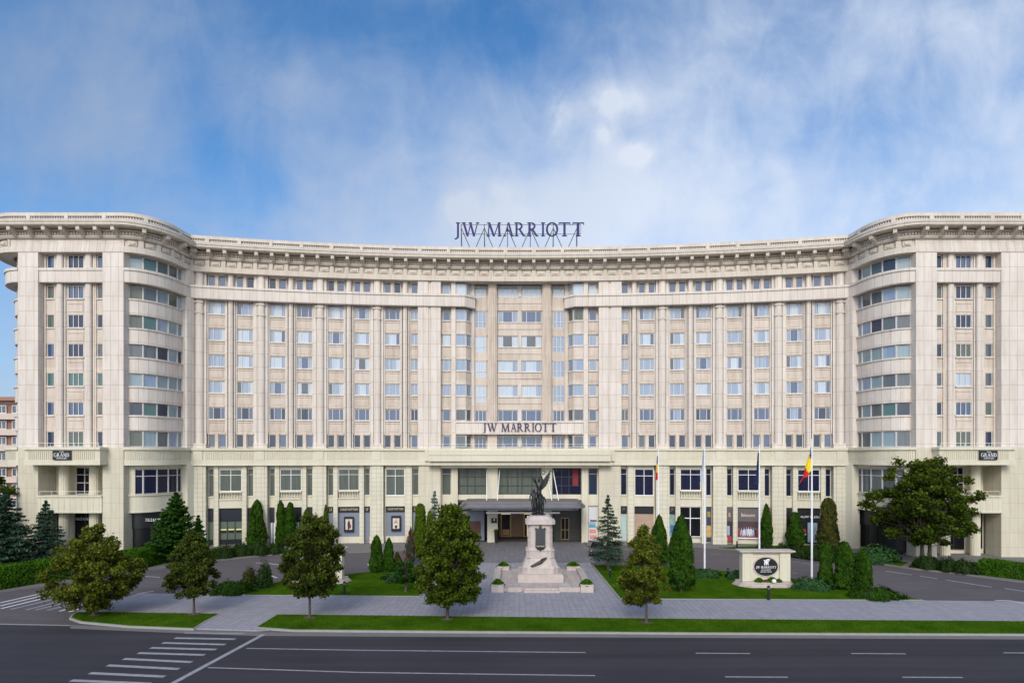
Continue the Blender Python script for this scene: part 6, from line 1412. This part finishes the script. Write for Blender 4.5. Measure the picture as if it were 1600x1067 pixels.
def flowers(x, y, z, r, mt, n, sd):
    g = np.random.default_rng(sd); a = g.uniform(0, 6.28, n); rr_ = np.sqrt(g.random(n)); q = np.stack([x+r*rr_*np.cos(a), y+.2*rr_*np.sin(a), z+r*.85*(1-rr_**2)*g.uniform(.4, 1, n)], 1); nm = g.normal(size=(n, 3))+np.array([0, -.5, .6]); nm /= np.linalg.norm(nm, axis=1)[:, None]
    return q, nm
for dx, r, mt, n, lab in ((-.75, .42, 'lf_hedge', 500, 'left round green plant at the foot of the stone sign'), (.35, .48, 'lf_hedge', 600, 'middle round green plant at the foot of the stone sign'), (.95, .3, 'lf_hedge', 300, 'right small green plant at the foot of the stone sign'), (-.15, .22, 'lf_red', 160, 'rusty red flowers at the foot of the stone sign')):
    q, nm = flowers(sx_+dx, sy_-.15, .6, r, mt, n, int(dx*10)+20); fastmesh('flower_plant', quads(q, nm, .1), 4, M[mt], np.random.default_rng(3).random(len(q)), None, (sx_+dx, sy_, .6), label=lab, cat='plant', group='plants at the foot of the stone sign')
mb = MB(); mb.lathe([(0, .1), (.17, .0), (.2, .12), (.12, .25), (0, .3)], (sx_+.42, sy_-.42, .6), 10); mb.tube((sx_+.42, sy_-.42, .62), (sx_+.42, sy_-.42, .4), .03); mb.build('floodlight', M['pole'], label='small white floodlight on the step of the stone sign', cat='lamp')

# ================================================================== FLAGS, BOLLARDS, CAR, TUB
def flagpole(px_, py_, ztop, label, cols, dirs, flaglab, fw=.5, fl=(3.2, .9)):
    x, y = G(px_, py_, .14); e = empty('flagpole', (x, y, .13), label, 'flagpole', 'white flagpoles'); p = MB(); p.tube((x, y, .13), (x, y, ztop), .095, .055, 12); p.build('pole', M['pole'], e)
    p = MB(); p.ball((x, y, ztop+.06), .09, .09, .07); p.build('finial', M['pole'], e); p = MB(); p.lathe([(.22, 0), (.22, .05), (.12, .1), (.1, .16)], (x, y, .13), 14); p.build('base_plate', M['steel'], e)
    # hanging cloth: folded sheet, three vertical panels of cloth fanned downwards
    L_, top = fl; mats = []; f = MB(); nseg = 14; nz = 16; zt = ztop-top
    pts = []
    for j in range(nz+1):
        v = j/nz; row = []
        for i in range(nseg+1):
            u = i/nseg; xo = -(u*fw*(0.25+1.0*v)*1.0)-.07; fold = .16*math.sin(u*11+v*2.2)*(.3+u*.8); drop = u*fw*1.7+.12*math.sin(u*7)
            row.append((x+xo*dirs+.05*math.sin(u*17+v*3)*v, y-.03+fold, zt-v*L_*(1-.12*u)-drop))
        pts.append(row)
    for j in range(nz):
        for i in range(nseg):
            f.face([pts[j][i], pts[j][i+1], pts[j+1][i+1], pts[j+1][i]], min(len(cols)-1, int((((i+.5)/nseg*.55+(j+.5)/nz*.62) if fw > .5 else (j+.5)/nz)*len(cols))))
    fo = f.build('flag', cols, smooth=True, label=flaglab, cat='flag', group='hanging flags')
    return e
fb = plain('flag_blue', (0.012, 0.03, 0.22), .8); fyl = plain('flag_yellow', (0.85, 0.62, 0.01), .8); frd = plain('flag_red', (0.60, 0.01, 0.02), .8); fwh = plain('flag_white', (0.55, 0.56, 0.64), .8); feu = plain('flag_deep_blue', (0.012, 0.015, 0.10), .8)
flagpole(1028.5, 878, 11.9, 'leftmost flagpole, partly hidden by the yellow-green tree', [fb, fyl, frd], 1, 'narrow hanging blue, yellow and red flag on the leftmost flagpole', .22, (2.6, .35))
flagpole(1101, 894, 12.4, 'flagpole with the white flag, rising from the low juniper', [fwh], 1, 'limp white flag on the second flagpole', .34, (3.3, .2))
flagpole(1186.5, 890, 12.4, 'flagpole with the dark blue flag, rising behind the stone sign', [feu], 1, 'limp dark blue flag with yellow stars on the third flagpole', .34, (3.3, .4))
flagpole(1268.5, 911, 12.8, 'rightmost flagpole with the open blue, yellow and red flag', [fb, fyl, frd], 1, 'fanned blue, yellow and red flag on the rightmost flagpole', 1.0, (2.3, .35))
def bollard(px_, py_, h, label, base=.14):
    x, y = G(px_, py_, base); e = empty('bollard_light', (x, y, base), label, 'bollard light', 'black bollard lights'); p = MB(); p.lathe([(.13, 0), (.13, .03), (.10, .05), (.10, h*.72)], (x, y, base), 14); p.build('post', M['black'], e)
    p = MB(); p.lathe([(.085, h*.72), (.085, h*.88)], (x, y, base), 14); p.build('lens', M['steel'], e); p = MB(); p.lathe([(.085, h*.88), (.115, h*.88), (.115, h*.96), (.07, h), (0, h)], (x, y, base), 14); p.build('cap', M['black'], e)
bollard(1201, 936, 1.08, 'bollard light on the lawn in front of the stone sign'); bollard(1137.5, 903, .95, 'bollard light left of the stone sign, at the drive edge'); bollard(953, 902, .95, 'bollard light at the foot of the slender spruce')
bollard(538, 928, 1.05, 'bollard light on the left lawn beside the globe tree'); bollard(1151.5, 856, .85, 'far bollard light before the clothing shop front', .13)
# dark car parked behind the slender spruce
def car(x, y, rz, label):
    e = empty('parked_car', (x, y, 0), label, 'car'); e.rotation_euler = (0, 0, rz); WL[e.name] = Vector((x, y, 0))
    paint = plain('car_paint', (0.012, 0.013, 0.015), .22, .3, var=.02); gl = P['black']
    secs = [(-2.05,.30,.62,.78), (-1.95,.24,.80,.86), (-1.2,.22,.92,.89), (-.55,.22,.98,.90), (.6,.22,1.0,.90), (1.5,.22,1.0,.89), (2.0,.26,.92,.85), (2.1,.32,.7,.78)]
    m = MB(); rings = []
    for yy, zb, zt, hw in secs: rings.append([(-hw, yy, zb), (-hw-.02, yy, (zb+zt)*.55), (-hw*.94, yy, zt), (0, yy, zt+.04), (hw*.94, yy, zt), (hw+.02, yy, (zb+zt)*.55), (hw, yy, zb)])
    for a, b in zip(rings[:-1], rings[1:]):
        for i in range(7): j = (i+1) % 7; m.face([a[i], b[i], b[j], a[j]])
    m.face(rings[0]); m.face(rings[-1][::-1])
    off = lambda mb: setattr(mb, 'v', [(v[0]+x, v[1]+y, v[2]) for v in mb.v])
    off(m); m.build('body', paint, e, smooth=False)
    m = MB(); lo_ = [(-.82,-1.0,.95), (.82,-1.0,.95), (.82,1.75,1.0), (-.82,1.75,1.0)]; hi_ = [(-.62,-.25,1.42), (.62,-.25,1.42), (.62,1.3,1.44), (-.62,1.3,1.44)]
    for i in range(4): j = (i+1) % 4; m.face([lo_[i], lo_[j], hi_[j], hi_[i]])
    off(m); m.build('windows', gl, e)
    m = MB(); m.prism([(p_[0]*1.02, p_[1]) for p_ in hi_], 1.43, 1.48); off(m); m.build('roof', paint, e)
    for sx3 in (-1, 1):
        for yy in (-1.32, 1.35):
            m = MB(); m.tube((sx3*.70, yy, .32), (sx3*.92, yy, .32), .32, n=20); off(m); wh_ = m.build('wheel', M['black'], e); m = MB(); m.tube((sx3*.9, yy, .32), (sx3*.935, yy, .32), .19, n=14); off(m); m.build('rim', M['steel'], wh_)
        m = MB(); m.ball((sx3*.62, -2.0, .68), .16, .08, .09); off(m); m.build('headlight', M['steel'], e)
        m = MB(); m.ball((sx3*.98, -.75, 1.0), .10, .07, .07); off(m); m.build('mirror', paint, e)
cx_, cy_ = G(934, 868); car(cx_+.15, cy_+1.0, R_(-12), 'black car parked behind the slender spruce beside the plaza')
# black tub with plant by the entrance pier
x, y = arc.pos(-3.1, .5); e = empty('plant_tub', (x, y, 0), 'tall black tapered tub with a plant beside the entrance pier', 'planter'); p = MB(); p.lathe([(.18, .02), (.26, 1.5), (.22, 1.5), (.2, 1.4), (0, 1.4)], (x, y, 0), 14); p.build('tub', M['black'], e)
q, nm = flowers(x, y, 1.4, .3, '', 220, 5); fastmesh('plant', quads(q+np.array([0, 0, .15]), nm, .12), 4, M['lf_hedge'], np.random.default_rng(3).random(len(q)), e, (x, y, 1.4))

# ================================================================== FAR LEFT APARTMENT BLOCK
ab = empty('apartment_block', (-112, 118, 0), 'pink and brown apartment block with balconies at the left edge behind the hotel', 'building')
w_ = MB(); w_.box(-135, -96.2, 112, 130, 0, 22.0); w_.build('wall', plain('pink_render', (0.50, 0.36, 0.30), .8), ab)
w_ = MB(); w_.box(-135.5, -95, 110.6, 131, 22.0, 22.7); w_.build('roof', plain('brown_roof', (0.33, 0.17, 0.12), .8), ab)
bk = plain('brown_brick', (0.24, 0.13, 0.09), .85); crc = plain('cream_parapet', (0.58, 0.48, 0.40), .8)
for k in range(7):
    z = 19.4-3.05*k; w_ = MB(); w_.box(-130, -95.2, 110.9, 112.05, z-1.0, z+.15); w_.build('balcony', crc, ab)
    w_ = MB(); w_.box(-130, -96.5, 111.85, 111.99, z+.15, z+2.0); w_.build('brick_panel', bk, ab)
    for xx in (-113.2, -109.0, -105.2, -101.2, -98.4):
        f, g = win_mesh((xx, 111.7), (xx+1.7, 111.7), z+.2, z+1.75, (.5,), (), .1); fo = f.build('window', M['framew'], ab); g.build('pane', P['grey'], fo)
